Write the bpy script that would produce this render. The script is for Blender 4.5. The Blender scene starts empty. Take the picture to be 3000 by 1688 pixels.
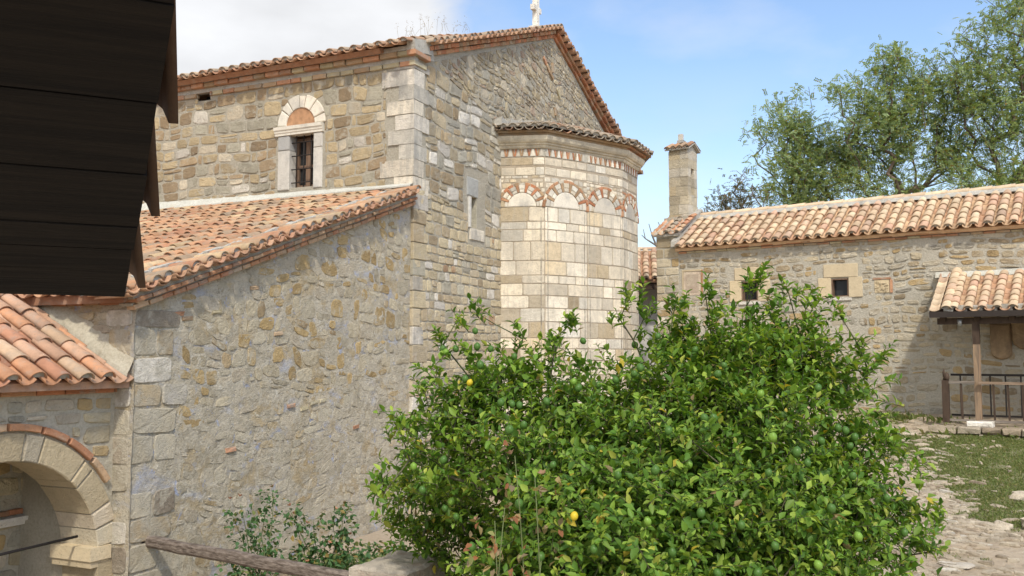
import bpy, math, random
import numpy as np
from mathutils import Vector, Matrix, noise as mn

sc = bpy.context.scene
COL = sc.collection
rad = math.radians

# ------------------------------------------------------------------ camera, sky, sun, exposure
cam_d = bpy.data.cameras.new("camera")
cam_d.sensor_width = 36.0
cam_d.lens = 32.77
cam_d.clip_start = 0.05
cam_d.clip_end = 3000
cam = bpy.data.objects.new("camera", cam_d)
COL.objects.link(cam)
cam.location = (0, 0, 2.8)
cam.rotation_euler = (rad(90 + 4.147), 0, 0)
sc.camera = cam

SUN_EL, SUN_AZ = 48.0, 172.0          # azimuth clockwise from +Y (the viewing direction)
SKY = 0.15
world = bpy.data.worlds.new("World")
sc.world = world
world.use_nodes = True
wn, wl = world.node_tree.nodes, world.node_tree.links
for n in list(wn):
    wn.remove(n)
w_out = wn.new("ShaderNodeOutputWorld")
w_bg = wn.new("ShaderNodeBackground")
w_bg.inputs[1].default_value = SKY
sky = wn.new("ShaderNodeTexSky")
sky.sky_type = 'NISHITA'
sky.sun_disc = False
sky.sun_elevation = rad(SUN_EL)
sky.sun_rotation = rad(SUN_AZ)
sky.air_density = 1.0
sky.dust_density = 1.8
sky.ozone_density = 1.5
tc = wn.new("ShaderNodeTexCoord")


def wnode(t, **kw):
    n = wn.new(t)
    for k, v in kw.items():
        setattr(n, k, v)
    return n


def wmath(op, a, b=None, clamp=False):
    n = wnode("ShaderNodeMath", operation=op, use_clamp=clamp)
    for i, q in enumerate((a, b)):
        if q is None:
            continue
        if isinstance(q, (int, float)):
            n.inputs[i].default_value = q
        else:
            wl.new(q, n.inputs[i])
    return n.outputs[0]


sep = wn.new("ShaderNodeSeparateXYZ")
wl.new(tc.outputs["Generated"], sep.inputs[0])
mp = wn.new("ShaderNodeMapping")
mp.inputs["Scale"].default_value = (1.0, 1.0, 2.2)
mp.inputs["Location"].default_value = (0.37, 0.1, 0.4)
wl.new(tc.outputs["Generated"], mp.inputs[0])


def wnoise(scale, detail, rough):
    n = wnode("ShaderNodeTexNoise")
    n.inputs["Scale"].default_value = scale
    n.inputs["Detail"].default_value = detail
    n.inputs["Roughness"].default_value = rough
    wl.new(mp.outputs[0], n.inputs["Vector"])
    return n.outputs[0]


big = wnoise(2.6, 8, 0.55)
wisp = wnoise(5.0, 6, 0.5)
# the cumulus bank lies to the west of north (negative x); thin cirrus elsewhere; pale air near the horizon
bank = wmath('MULTIPLY', wmath('ADD', sep.outputs[0], 0.05), -5.5)
bank = wmath('MINIMUM', wmath('MAXIMUM', bank, -0.35), 0.55)
dens = wmath('ADD', big, bank)
dens = wmath('MULTIPLY', wmath('SUBTRACT', dens, 0.48), 4.0, True)
thin = wmath('MULTIPLY', wmath('SUBTRACT', wisp, 0.47), 2.2, True)
thin = wmath('MULTIPLY', thin, 0.7)
low = wmath('MULTIPLY', wmath('SUBTRACT', 0.30, sep.outputs[2]), 3.2, True)
lowc = wmath('MULTIPLY', low, wmath('MULTIPLY', wmath('SUBTRACT', wnoise(6.0, 6, 0.55), 0.38), 4.0, True))
lowc = wmath('MULTIPLY', lowc, 0.7)
cl = wmath('MAXIMUM', wmath('MAXIMUM', dens, thin), lowc)
shade = wnode("ShaderNodeMapRange")
wl.new(wnoise(4.0, 5, 0.5), shade.inputs[0])
shade.inputs[1].default_value = 0.3
shade.inputs[2].default_value = 0.7
shade.inputs[3].default_value = 0.55
shade.inputs[4].default_value = 0.80
ccol = wnode("ShaderNodeCombineColor")
wl.new(wmath('DIVIDE', shade.outputs[0], SKY), ccol.inputs[0])
wl.new(wmath('DIVIDE', wmath('MULTIPLY', shade.outputs[0], 1.015), SKY), ccol.inputs[1])
wl.new(wmath('DIVIDE', wmath('MULTIPLY', shade.outputs[0], 1.045), SKY), ccol.inputs[2])
skyg = wnode("ShaderNodeMix", data_type='RGBA', blend_type='MULTIPLY')
skyg.inputs[0].default_value = 1.0
wl.new(sky.outputs[0], skyg.inputs[6])
skyg.inputs[7].default_value = (1.17, 1.2, 1.22, 1)
wmix = wnode("ShaderNodeMix", data_type='RGBA')
wl.new(cl, wmix.inputs[0])
wl.new(skyg.outputs[2], wmix.inputs[6])
wl.new(ccol.outputs[0], wmix.inputs[7])
wl.new(wmix.outputs[2], w_bg.inputs[0])
wl.new(w_bg.outputs[0], w_out.inputs[0])

sun_d = bpy.data.lights.new("sun", 'SUN')
sun_d.energy = 2.15
sun_d.angle = rad(3.0)
sun_d.color = (1.0, 0.93, 0.79)
sun = bpy.data.objects.new("sun", sun_d)
COL.objects.link(sun)
sdir = Vector((math.sin(rad(SUN_AZ)) * math.cos(rad(SUN_EL)), math.cos(rad(SUN_AZ)) * math.cos(rad(SUN_EL)), math.sin(rad(SUN_EL))))
sun.rotation_euler = sdir.to_track_quat('Z', 'Y').to_euler()
sun.location = sdir * 60

sc.view_settings.view_transform = 'Standard'
sc.view_settings.look = 'None'
sc.view_settings.gamma = 1
sc.view_settings.exposure = 0.44


# ------------------------------------------------------------------ materials
class NT:
    def __init__(s, name):
        s.m = bpy.data.materials.new(name)
        s.m.use_nodes = True
        s.n, s.l = s.m.node_tree.nodes, s.m.node_tree.links
        s.b = s.n["Principled BSDF"]
        s.b.inputs["Roughness"].default_value = 0.9
        s.b.inputs["Specular IOR Level"].default_value = 0.25
        s.tc = s.n.new("ShaderNodeTexCoord")

    def new(s, t, **kw):
        n = s.n.new(t)
        for k, v in kw.items():
            setattr(n, k, v)
        return n

    def plug(s, q, sock):
        if isinstance(q, (int, float)):
            sock.default_value = q
        elif isinstance(q, tuple):
            sock.default_value = q if len(q) == 4 else q + (1,)
        else:
            s.l.new(q, sock)

    def noise(s, scale, detail=4, rough=0.55, stretch=None, off=None, dist=0.0):
        n = s.new("ShaderNodeTexNoise")
        n.inputs["Scale"].default_value = scale
        n.inputs["Detail"].default_value = detail
        n.inputs["Roughness"].default_value = rough
        n.inputs["Distortion"].default_value = dist
        v = s.tc.outputs["Object"]
        if stretch or off:
            mp = s.new("ShaderNodeMapping")
            mp.inputs["Scale"].default_value = stretch or (1, 1, 1)
            mp.inputs["Location"].default_value = off or (0, 0, 0)
            s.l.new(v, mp.inputs[0])
            v = mp.outputs[0]
        s.l.new(v, n.inputs["Vector"])
        return n.outputs[0]

    def rng(s, v, a, b, c=0.0, d=1.0):
        n = s.new("ShaderNodeMapRange")
        s.plug(v, n.inputs[0])
        for i, q in enumerate((a, b, c, d)):
            n.inputs[i + 1].default_value = q
        return n.outputs[0]

    def math(s, op, a, b):
        n = s.new("ShaderNodeMath", operation=op)
        s.plug(a, n.inputs[0])
        s.plug(b, n.inputs[1])
        return n.outputs[0]

    def mix(s, f, a, b, mode='MIX'):
        n = s.new("ShaderNodeMix", data_type='RGBA', blend_type=mode)
        s.plug(f, n.inputs[0])
        s.plug(a, n.inputs[6])
        s.plug(b, n.inputs[7])
        return n.outputs[2]

    def ramp(s, v, stops, const=False):
        n = s.new("ShaderNodeValToRGB")
        cr = n.color_ramp
        cr.interpolation = 'CONSTANT' if const else 'LINEAR'
        while len(cr.elements) < len(stops):
            cr.elements.new(0.5)
        for e, (p, c) in zip(cr.elements, stops):
            e.position = p
            e.color = c if len(c) == 4 else tuple(c) + (1,)
        s.l.new(v, n.inputs[0])
        return n.outputs[0]

    def island(s):
        return s.new("ShaderNodeNewGeometry").outputs["Random Per Island"]

    def bump(s, h, strength=0.5, dist=0.02):
        n = s.new("ShaderNodeBump")
        n.inputs["Strength"].default_value = strength
        n.inputs["Distance"].default_value = dist
        s.l.new(h, n.inputs["Height"])
        s.l.new(n.outputs[0], s.b.inputs["Normal"])

    def col(s, c):
        s.plug(c, s.b.inputs["Base Color"])


def stone_mat(name, cols, vary=0.35, weather=None, bump=0.8, wscale=0.9, wlim=(0.52, 0.7), streak=None, smear=None, slim=(0.56, 0.66), samt=0.8, runs=None):
    """cols: [(weight, rgb)] picked per stone."""
    t = NT(name)
    tot = sum(w for w, _ in cols)
    stops, acc = [], 0.0
    for w, c in cols:
        stops.append((acc, c))
        acc += w / tot
    isl = t.island()
    c = t.ramp(isl, stops, True)
    # second random from the first, for per-stone lightness
    fr = t.math('FRACT', t.math('MULTIPLY', isl, 37.7), 0.0)
    c = t.mix(1.0, c, t.ramp(fr, [(0, (0.78, 0.77, 0.76)), (1, (1.2, 1.2, 1.19))]), 'MULTIPLY')
    g = t.noise(9, 6, 0.65)
    c = t.mix(vary, c, t.ramp(g, [(0.25, (0.45, 0.42, 0.38)), (0.5, (1, 1, 1)), (0.8, (1.5, 1.48, 1.42))]), 'MULTIPLY')
    pit = t.noise(38, 3, 0.6)
    c = t.mix(t.rng(pit, 0.6, 0.74, 0, 0.55), c, (0.12, 0.105, 0.085), 'MIX')
    if weather:
        wv = t.noise(wscale, 6, 0.62, stretch=streak)
        c = t.mix(t.rng(wv, wlim[0], wlim[1], 0, 0.6), c, weather)
    if runs:
        c = t.mix(t.rng(t.noise(5.5, 5, 0.6, stretch=(1.6, 1.6, 0.16), off=(9, 2, 4)), 0.52, 0.68, 0, 0.55), c, runs)
    if smear:
        c = t.mix(t.rng(t.noise(4.2, 7, 0.7, off=(5, 1, 7), dist=0.5), slim[0], slim[1], 0, samt), c, smear)
    t.col(c)
    h = t.math('ADD', t.math('MULTIPLY', t.noise(22, 6, 0.7), 0.7), t.math('MULTIPLY', t.noise(55, 4, 0.65), 0.4))
    t.bump(h, bump, 0.05)
    return t.m


def mortar_mat(name, a, b, stain=None, sl=(0.55, 0.7), sscale=1.3, bump=0.9, extra=None):
    t = NT(name)
    c = t.mix(t.rng(t.noise(3.5, 6, 0.65), 0.35, 0.65), a, b)
    c = t.mix(0.5, c, t.ramp(t.noise(30, 5, 0.7), [(0.3, (0.55, 0.52, 0.48)), (0.55, (1, 1, 1)), (0.8, (1.35, 1.33, 1.3))]), 'MULTIPLY')
    if extra:
        for (col, sc_, lo, hi, amt, off, st) in extra:
            c = t.mix(t.rng(t.noise(sc_, 7, 0.68, off=off, stretch=st, dist=0.4), lo, hi, 0, amt), c, col)
    if stain:
        c = t.mix(t.rng(t.noise(sscale, 6, 0.65, off=(3, 5, 1)), sl[0], sl[1], 0, 0.7), c, stain)
    t.col(c)
    h = t.math('ADD', t.math('MULTIPLY', t.noise(14, 8, 0.75, dist=0.15), 0.7), t.math('MULTIPLY', t.noise(45, 5, 0.7), 0.4))
    t.bump(h, bump, 0.06)
    return t.m


def tile_mat(name, cols, lichen=(0.32, 0.29, 0.25), amt=0.45, lo=0.5, hi=0.66):
    t = NT(name)
    tot = sum(w for w, _ in cols)
    stops, acc = [], 0.0
    for w, c in cols:
        stops.append((acc, c))
        acc += w / tot
    isl = t.island()
    c = t.ramp(isl, stops, True)
    fr = t.math('FRACT', t.math('MULTIPLY', isl, 53.3), 0.0)
    c = t.mix(1.0, c, t.ramp(fr, [(0, (0.82, 0.81, 0.8)), (1, (1.15, 1.15, 1.14))]), 'MULTIPLY')
    c = t.mix(0.35, c, t.ramp(t.noise(11, 5, 0.6), [(0.3, (0.5, 0.47, 0.44)), (0.5, (1, 1, 1)), (0.75, (1.4, 1.36, 1.3))]), 'MULTIPLY')
    c = t.mix(t.rng(t.noise(6.5, 7, 0.7, off=(1, 2, 3)), lo, hi, 0, amt), c, lichen)
    c = t.mix(t.rng(t.noise(45, 4, 0.7, off=(4, 2, 3)), 0.6, 0.7, 0, 0.5), c, (0.13, 0.11, 0.09))
    t.col(c)
    t.b.inputs["Roughness"].default_value = 0.85
    t.bump(t.noise(40, 5, 0.65), 0.35, 0.01)
    return t.m


def wood_mat(name, a, b, stretch=(1, 1, 1), grain=18, rough=0.8, bump=0.4):
    t = NT(name)
    isl = t.island()
    c = t.mix(t.rng(t.noise(grain, 5, 0.6, stretch=stretch, dist=0.8), 0.35, 0.65), a, b)
    c = t.mix(1.0, c, t.ramp(isl, [(0, (0.8, 0.8, 0.8)), (1, (1.2, 1.2, 1.2))]), 'MULTIPLY')
    t.col(c)
    t.b.inputs["Roughness"].default_value = rough
    t.bump(t.noise(grain * 2, 5, 0.65, stretch=stretch), bump, 0.01)
    return t.m


def plain_mat(name, c, rough=0.7, metal=0.0, var=0.25, scale=12):
    t = NT(name)
    cc = t.mix(var, c, t.ramp(t.noise(scale, 5, 0.6), [(0.3, (0.5, 0.5, 0.5)), (0.55, (1, 1, 1)), (0.8, (1.4, 1.4, 1.4))]), 'MULTIPLY')
    t.col(cc)
    t.b.inputs["Roughness"].default_value = rough
    t.b.inputs["Metallic"].default_value = metal
    t.bump(t.noise(scale * 3, 4, 0.6), 0.25, 0.01)
    return t.m


def leaf_mat(name, cols, rough=0.42, trans=0.3, spec=0.4):
    t = NT(name)
    tot = sum(w for w, _ in cols)
    stops, acc = [], 0.0
    for w, c in cols:
        stops.append((acc, c))
        acc += w / tot
    isl = t.island()
    c = t.ramp(isl, stops, True)
    fr = t.math('FRACT', t.math('MULTIPLY', isl, 91.7), 0.0)
    c = t.mix(1.0, c, t.ramp(fr, [(0, (0.7, 0.72, 0.7)), (1, (1.3, 1.28, 1.2))]), 'MULTIPLY')
    t.col(c)
    t.b.inputs["Roughness"].default_value = rough
    t.b.inputs["Specular IOR Level"].default_value = spec
    tr = t.new("ShaderNodeBsdfTranslucent")
    t.l.new(t.mix(1.0, c, (1.3, 1.25, 0.5), 'MULTIPLY'), tr.inputs[0])
    mx = t.new("ShaderNodeMixShader")
    mx.inputs[0].default_value = trans
    t.l.new(t.b.outputs[0], mx.inputs[1])
    t.l.new(tr.outputs[0], mx.inputs[2])
    t.l.new(mx.outputs[0], t.n["Material Output"].inputs[0])
    return t.m


TAN, OCH, GRY, BRN = (0.44, 0.355, 0.225), (0.42, 0.285, 0.13), (0.36, 0.335, 0.265), (0.295, 0.225, 0.145)
PAL, WHT, BRK, DGR = (0.54, 0.475, 0.365), (0.66, 0.62, 0.55), (0.47, 0.19, 0.095), (0.24, 0.235, 0.215)
M = {}
M['nave_stone'] = stone_mat('nave_stone', [(8, TAN), (3, BRN), (4, PAL), (3, GRY), (1.0, (0.60, 0.56, 0.49)), (2, (0.36, 0.27, 0.17))], weather=(0.25, 0.24, 0.21), wlim=(0.58, 0.78), smear=(0.44, 0.405, 0.33), slim=(0.53, 0.62))
M['east_upper'] = stone_mat('east_upper', [(6, (0.45, 0.38, 0.265)), (4, (0.41, 0.385, 0.32)), (3, (0.39, 0.305, 0.195)), (4, (0.66, 0.62, 0.55)), (3, (0.53, 0.495, 0.42))], weather=(0.2, 0.2, 0.185), wlim=(0.5, 0.7), wscale=1.2, smear=(0.40, 0.375, 0.315), slim=(0.54, 0.64))
M['gable_stone'] = stone_mat('gable_stone', [(8, (0.43, 0.365, 0.255)), (5, (0.36, 0.305, 0.225)), (3, (0.40, 0.375, 0.31)), (3, (0.46, 0.385, 0.255)), (2, (0.38, 0.29, 0.215)), (2, PAL)], weather=(0.30, 0.285, 0.245), wlim=(0.52, 0.74), smear=(0.43, 0.395, 0.32), slim=(0.52, 0.62))
M['east_lower'] = stone_mat('east_lower', [(10, (0.53, 0.45, 0.305)), (4, (0.56, 0.475, 0.335)), (3, (0.45, 0.365, 0.245)), (2, (0.43, 0.40, 0.32)), (0.8, WHT), (0.5, (0.43, 0.29, 0.18))], weather=(0.38, 0.345, 0.275), wlim=(0.57, 0.77), smear=(0.50, 0.44, 0.345), slim=(0.53, 0.63))
M['quoin'] = stone_mat('quoin', [(5, (0.70, 0.65, 0.57)), (3, (0.64, 0.58, 0.48)), (2, (0.50, 0.47, 0.41))], vary=.4, weather=(0.22, 0.22, 0.215), wlim=(0.49, 0.63), wscale=1.9, streak=(1, 1, 0.4), runs=(0.36, 0.345, 0.31))
M['aisle_stone'] = stone_mat('aisle_stone', [(6, (0.45, 0.33, 0.165)), (6, (0.52, 0.455, 0.33)), (5, (0.46, 0.41, 0.31)), (1, (0.38, 0.29, 0.175)), (3, PAL)], vary=.5, weather=(0.54, 0.49, 0.39), wlim=(0.52, 0.66), wscale=2.6, bump=1.0, smear=(0.53, 0.48, 0.37), slim=(0.55, 0.64), samt=.9)
M['aisle_low'] = stone_mat('aisle_low', [(6, (0.53, 0.475, 0.365)), (5, (0.48, 0.435, 0.335)), (2, (0.46, 0.36, 0.215)), (3, PAL)], vary=.5, weather=(0.53, 0.48, 0.375), wlim=(0.48, 0.62), wscale=2.6, bump=1.0, smear=(0.55, 0.495, 0.39), slim=(0.5, 0.59), samt=.9)
M['aisle_quoin'] = stone_mat('aisle_quoin', [(4, (0.48, 0.43, 0.33)), (2, (0.60, 0.56, 0.49)), (2, (0.43, 0.345, 0.225)), (1, (0.34, 0.29, 0.225))], vary=.5, weather=(0.43, 0.40, 0.33), wlim=(0.48, 0.62), wscale=2.2, smear=(0.47, 0.43, 0.345), slim=(0.5, 0.6))
M['porch_stone'] = stone_mat('porch_stone', [(4, (0.48, 0.41, 0.27)), (3, (0.44, 0.32, 0.16)), (3, PAL), (2, GRY)], weather=(0.42, 0.38, 0.30))
M['arch_stone'] = stone_mat('arch_stone', [(4, (0.47, 0.39, 0.26)), (3, (0.52, 0.46, 0.35)), (2, (0.58, 0.50, 0.38))], vary=0.25)
M['ashlar'] = stone_mat('ashlar', [(14, (0.73, 0.66, 0.54)), (8, (0.70, 0.62, 0.49)), (3, (0.62, 0.58, 0.50)), (2, (0.44, 0.36, 0.245)), (2, (0.62, 0.51, 0.35)), (2, (0.54, 0.47, 0.36))], vary=0.4, weather=(0.44, 0.40, 0.33), wlim=(0.5, 0.7), wscale=1.6, bump=0.6, streak=(1, 1, 0.45), runs=(0.45, 0.405, 0.33))
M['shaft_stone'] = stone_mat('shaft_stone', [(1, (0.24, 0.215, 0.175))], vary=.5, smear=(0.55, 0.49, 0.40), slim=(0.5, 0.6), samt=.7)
M['moulding'] = stone_mat('moulding', [(4, (0.66, 0.59, 0.46)), (3, (0.58, 0.52, 0.41))], weather=(0.25, 0.22, 0.18), wlim=(0.47, 0.68), wscale=2.5, bump=0.4)
M['lintel'] = stone_mat('lintel', [(4, (0.66, 0.61, 0.52)), (3, (0.60, 0.57, 0.50))], weather=(0.33, 0.32, 0.30), wscale=3, bump=0.3, vary=0.2)
M['grey_jamb'] = stone_mat('grey_jamb', [(4, (0.42, 0.42, 0.41)), (3, (0.50, 0.48, 0.44))], weather=(0.3, 0.3, 0.3), wscale=3, bump=0.4, vary=0.3)
M['chapel_stone'] = stone_mat('chapel_stone', [(6, (0.46, 0.395, 0.285)), (4, (0.43, 0.32, 0.175)), (3, (0.37, 0.30, 0.205)), (7, (0.51, 0.455, 0.355)), (2, (0.38, 0.355, 0.30))], vary=0.35, smear=(0.51, 0.475, 0.40), slim=(0.52, 0.62))
M['chapel_ashlar'] = stone_mat('chapel_ashlar', [(5, (0.50, 0.44, 0.33)), (3, (0.42, 0.35, 0.24)), (2, (0.58, 0.53, 0.44))], weather=(0.30, 0.28, 0.24), wlim=(0.52, 0.7), wscale=2)
M['grey_dark'] = stone_mat('grey_dark', [(1, (0.33, 0.33, 0.315))], weather=(0.42, 0.41, 0.38), wscale=3, bump=0.6, vary=0.4)
M['stained_block'] = stone_mat('stained_block', [(1, (0.36, 0.26, 0.165))], vary=.5, weather=(0.17, 0.12, 0.085), wlim=(0.45, 0.6), wscale=3.5, streak=(1, 1, .4))
M['sand_block'] = stone_mat('sand_block', [(3, (0.52, 0.43, 0.29)), (2, (0.55, 0.46, 0.32))], vary=0.2, bump=0.3)
M['plaque'] = stone_mat('plaque', [(1, (0.52, 0.44, 0.35))], vary=0.4, weather=(0.40, 0.30, 0.24), wlim=(0.45, 0.62), wscale=4, bump=0.5)
M['slab'] = stone_mat('slab', [(1, (0.55, 0.49, 0.41)), (1, (0.50, 0.45, 0.38))], vary=0.4, weather=(0.40, 0.27, 0.19), wlim=(0.52, 0.66), wscale=3, bump=0.9)
M['white_stone'] = stone_mat('white_stone', [(1, (0.72, 0.69, 0.63))], vary=0.3, weather=(0.35, 0.34, 0.31), wlim=(0.55, 0.75), wscale=5)
M['path_stone'] = stone_mat('path_stone', [(6, (0.42, 0.355, 0.27)), (4, (0.46, 0.40, 0.315)), (3, (0.38, 0.31, 0.23)), (.3, (0.58, 0.54, 0.47))], vary=0.6, smear=(0.40, 0.33, 0.24), slim=(0.55, 0.66), samt=.7)
M['mortar'] = mortar_mat('mortar', (0.42, 0.385, 0.31), (0.47, 0.435, 0.36), stain=(0.31, 0.285, 0.235))
M['mortar_dark'] = mortar_mat('mortar_dark', (0.42, 0.385, 0.31), (0.48, 0.44, 0.36), stain=(0.32, 0.295, 0.245))
M['mortar_chapel'] = mortar_mat('mortar_chapel', (0.48, 0.45, 0.38), (0.53, 0.495, 0.42), bump=0.7)
M['mortar_joint'] = mortar_mat('mortar_joint', (0.36, 0.30, 0.225), (0.46, 0.39, 0.30), bump=0.3)
M['mortar_porch'] = mortar_mat('mortar_porch', (0.44, 0.40, 0.31), (0.49, 0.45, 0.36), bump=0.5)
M['fillet'] = mortar_mat('fillet', (0.50, 0.50, 0.45), (0.58, 0.58, 0.53), stain=(0.44, 0.37, 0.25), sl=(0.58, 0.72), bump=0.4)
M['tile_mortar'] = mortar_mat('tile_mortar', (0.42, 0.40, 0.355), (0.52, 0.50, 0.45), stain=(0.26, 0.24, 0.21), sscale=6, bump=0.6)
M['aisle_plaster'] = mortar_mat('aisle_plaster', (0.54, 0.48, 0.37), (0.60, 0.55, 0.445), bump=1.0, extra=[
    ((0.41, 0.365, 0.275), 2.1, 0.5, 0.62, 0.7, (7, 1, 2), None),
    ((0.47, 0.355, 0.19), 2.6, 0.52, 0.62, 0.6, (2, 9, 4), None),
    ((0.68, 0.65, 0.57), 4.2, 0.59, 0.68, 0.75, (5, 3, 8), None),
    ((0.38, 0.44, 0.60), 1.7, 0.56, 0.66, 0.5, (12, 4, 6), (1, 1, 1.5)),
    ((0.36, 0.43, 0.64), 5.0, 0.595, 0.66, 0.75, (1, 14, 6), None),
    ((0.20, 0.175, 0.135), 8.0, 0.56, 0.67, 0.65, (3, 3, 11), (1, 1, 2.2)),  # small shadows of the wall's layered flakes, painted in as dark streaks
    ((0.17, 0.15, 0.115), 22.0, 0.58, 0.68, 0.6, (8, 3, 1), (1, 1, 2.0))])  # crevice shade painted in as fine dark marks; frontal sun leaves bumps flat
M['brick'] = stone_mat('brick', [(4, (0.46, 0.20, 0.105)), (3, (0.42, 0.23, 0.13)), (2, (0.38, 0.26, 0.16)), (1, (0.50, 0.27, 0.15))], vary=0.35, weather=(0.42, 0.37, 0.30), wlim=(0.54, 0.7), wscale=4, bump=0.5)
M['brick_mix'] = stone_mat('brick_mix', [(4, (0.45, 0.235, 0.13)), (3, (0.43, 0.29, 0.18)), (2, (0.40, 0.20, 0.115))], vary=0.4, weather=(0.40, 0.36, 0.29), wlim=(0.52, 0.68), wscale=4, bump=0.5)
M['brick_pale'] = stone_mat('brick_pale', [(3, (0.42, 0.30, 0.19)), (3, (0.46, 0.25, 0.15)), (2, (0.46, 0.40, 0.26))], vary=0.35, weather=(0.36, 0.34, 0.29), wlim=(0.5, 0.66), wscale=3, bump=0.5)
M['tile_old'] = tile_mat('tile_old', [(6, (0.44, 0.245, 0.14)), (5, (0.46, 0.29, 0.175)), (3, (0.39, 0.20, 0.12)), (2, (0.47, 0.345, 0.21)), (3, (0.32, 0.23, 0.16))], lichen=(0.31, 0.265, 0.20), amt=0.65, lo=0.47, hi=0.62)
M['tile_nave'] = tile_mat('tile_nave', [(5, (0.43, 0.27, 0.175)), (5, (0.41, 0.31, 0.22)), (2, (0.40, 0.22, 0.135))], lichen=(0.29, 0.265, 0.22), amt=0.75, lo=0.43)
M['tile_grey'] = tile_mat('tile_grey', [(4, (0.42, 0.33, 0.24)), (4, (0.36, 0.30, 0.23)), (2, (0.44, 0.26, 0.17))], lichen=(0.25, 0.23, 0.2), amt=0.75, lo=0.42)
M['tile_porch'] = tile_mat('tile_porch', [(5, (0.53, 0.275, 0.155)), (4, (0.51, 0.315, 0.21)), (3, (0.47, 0.235, 0.145)), (2, (0.53, 0.37, 0.245))], lichen=(0.36, 0.31, 0.26), amt=0.5, lo=0.5)
M['tile_new'] = tile_mat('tile_new', [(9, (0.60, 0.455, 0.315)), (5, (0.61, 0.485, 0.345)), (5, (0.57, 0.40, 0.285)), (2, (0.55, 0.355, 0.255)), (.6, (0.44, 0.32, 0.24))], lichen=(0.42, 0.34, 0.26), amt=0.5, lo=0.5)
M['tile_pan_new'] = tile_mat('tile_pan_new', [(4, (0.56, 0.38, 0.24)), (3, (0.50, 0.30, 0.19))], amt=0.3)
M['tile_ridge'] = tile_mat('tile_ridge', [(3, (0.62, 0.48, 0.33)), (2, (0.61, 0.46, 0.315))], amt=0.2)
M['tile_pan'] = tile_mat('tile_pan', [(4, (0.44, 0.26, 0.16)), (3, (0.40, 0.22, 0.14))], amt=0.4)
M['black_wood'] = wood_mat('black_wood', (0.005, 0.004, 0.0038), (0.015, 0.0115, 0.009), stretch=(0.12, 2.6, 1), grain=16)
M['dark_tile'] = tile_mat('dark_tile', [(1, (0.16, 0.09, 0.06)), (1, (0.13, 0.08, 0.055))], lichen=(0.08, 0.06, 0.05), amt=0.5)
M['grey_wood'] = wood_mat('grey_wood', (0.15, 0.125, 0.105), (0.28, 0.245, 0.21), stretch=(0.25, 3, 3), grain=10)
M['post_wood'] = wood_mat('post_wood', (0.16, 0.12, 0.09), (0.36, 0.25, 0.16), stretch=(3, 3, 0.2), grain=7)
M['brown_wood'] = wood_mat('brown_wood', (0.05, 0.033, 0.024), (0.085, 0.058, 0.042), stretch=(1, 1, 0.3), grain=10)
M['rail_wood'] = wood_mat('rail_wood', (0.20, 0.14, 0.10), (0.34, 0.25, 0.18), stretch=(0.3, 3, 3), grain=9)
M['sash_wood'] = wood_mat('sash_wood', (0.12, 0.075, 0.05), (0.22, 0.145, 0.10), stretch=(3, 3, 0.3), grain=9)
M['iron'] = plain_mat('iron', (0.035, 0.03, 0.028), 0.6, 0.3)
M['gutter'] = plain_mat('gutter', (0.055, 0.045, 0.042), 0.45, 0.0, 0.15)
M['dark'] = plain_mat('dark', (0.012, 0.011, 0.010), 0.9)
M['pane'] = plain_mat('pane', (0.03, 0.033, 0.035), 0.12, 0.0, 0.3, 5)
M['terracotta'] = plain_mat('terracotta', (0.44, 0.25, 0.14), 0.9, 0, 0.8, 7)
M['white_plaster'] = plain_mat('white_plaster', (0.60, 0.59, 0.56), 0.9, 0, 0.2, 2)
M['zinc'] = plain_mat('zinc', (0.45, 0.46, 0.47), 0.4, 0.6)
M['bark'] = stone_mat('bark', [(1, (0.13, 0.10, 0.075)), (1, (0.17, 0.13, 0.10))], vary=0.4)
M['bark_lemon'] = stone_mat('bark_lemon', [(1, (0.13, 0.12, 0.075)), (1, (0.10, 0.12, 0.05))], vary=0.3)
M['twig_grey'] = stone_mat('twig_grey', [(1, (0.22, 0.20, 0.18))], vary=0.3)
M['lemon_leaf'] = leaf_mat('lemon_leaf', [(7, (0.085, 0.18, 0.026)), (8, (0.130, 0.245, 0.034)), (8, (0.20, 0.32, 0.046)), (4, (0.28, 0.385, 0.062)), (1.0, (0.36, 0.40, 0.075)), (0.25, (0.50, 0.40, 0.06)), (0.3, (0.30, 0.22, 0.11))], trans=.35, rough=.5, spec=.3)
M['lemon_green'] = plain_mat('lemon_green', (0.070, 0.150, 0.030), 0.35, 0, 0.25, 20)
M['lemon_lime'] = plain_mat('lemon_lime', (0.17, 0.30, 0.045), 0.35, 0, 0.25, 20)
M['lemon_yellow'] = plain_mat('lemon_yellow', (0.55, 0.42, 0.03), 0.35, 0, 0.25, 20)
M['robinia_leaf'] = leaf_mat('robinia_leaf', [(8, (0.26, 0.35, 0.18)), (6, (0.31, 0.39, 0.21)), (4, (0.19, 0.27, 0.145)), (1.6, (0.34, 0.33, 0.11)), (0.6, (0.38, 0.26, 0.09))], 0.6, 0.4, 0.2)
M['dry_leaf'] = leaf_mat('dry_leaf', [(4, (0.14, 0.14, 0.075)), (3, (0.20, 0.13, 0.07)), (3, (0.10, 0.13, 0.06))], 0.7, 0.25, 0.1)
M['rose_leaf'] = leaf_mat('rose_leaf', [(6, (0.06, 0.14, 0.05)), (5, (0.085, 0.17, 0.065)), (2, (0.17, 0.20, 0.07)), (0.8, (0.30, 0.22, 0.08))], 0.5, 0.3, 0.3)
M['rose_stem'] = plain_mat('rose_stem', (0.14, 0.17, 0.07), 0.7)
M['hip'] = plain_mat('hip', (0.42, 0.19, 0.11), 0.6)
M['dead_bloom'] = plain_mat('dead_bloom', (0.28, 0.17, 0.10), 0.8)
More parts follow.
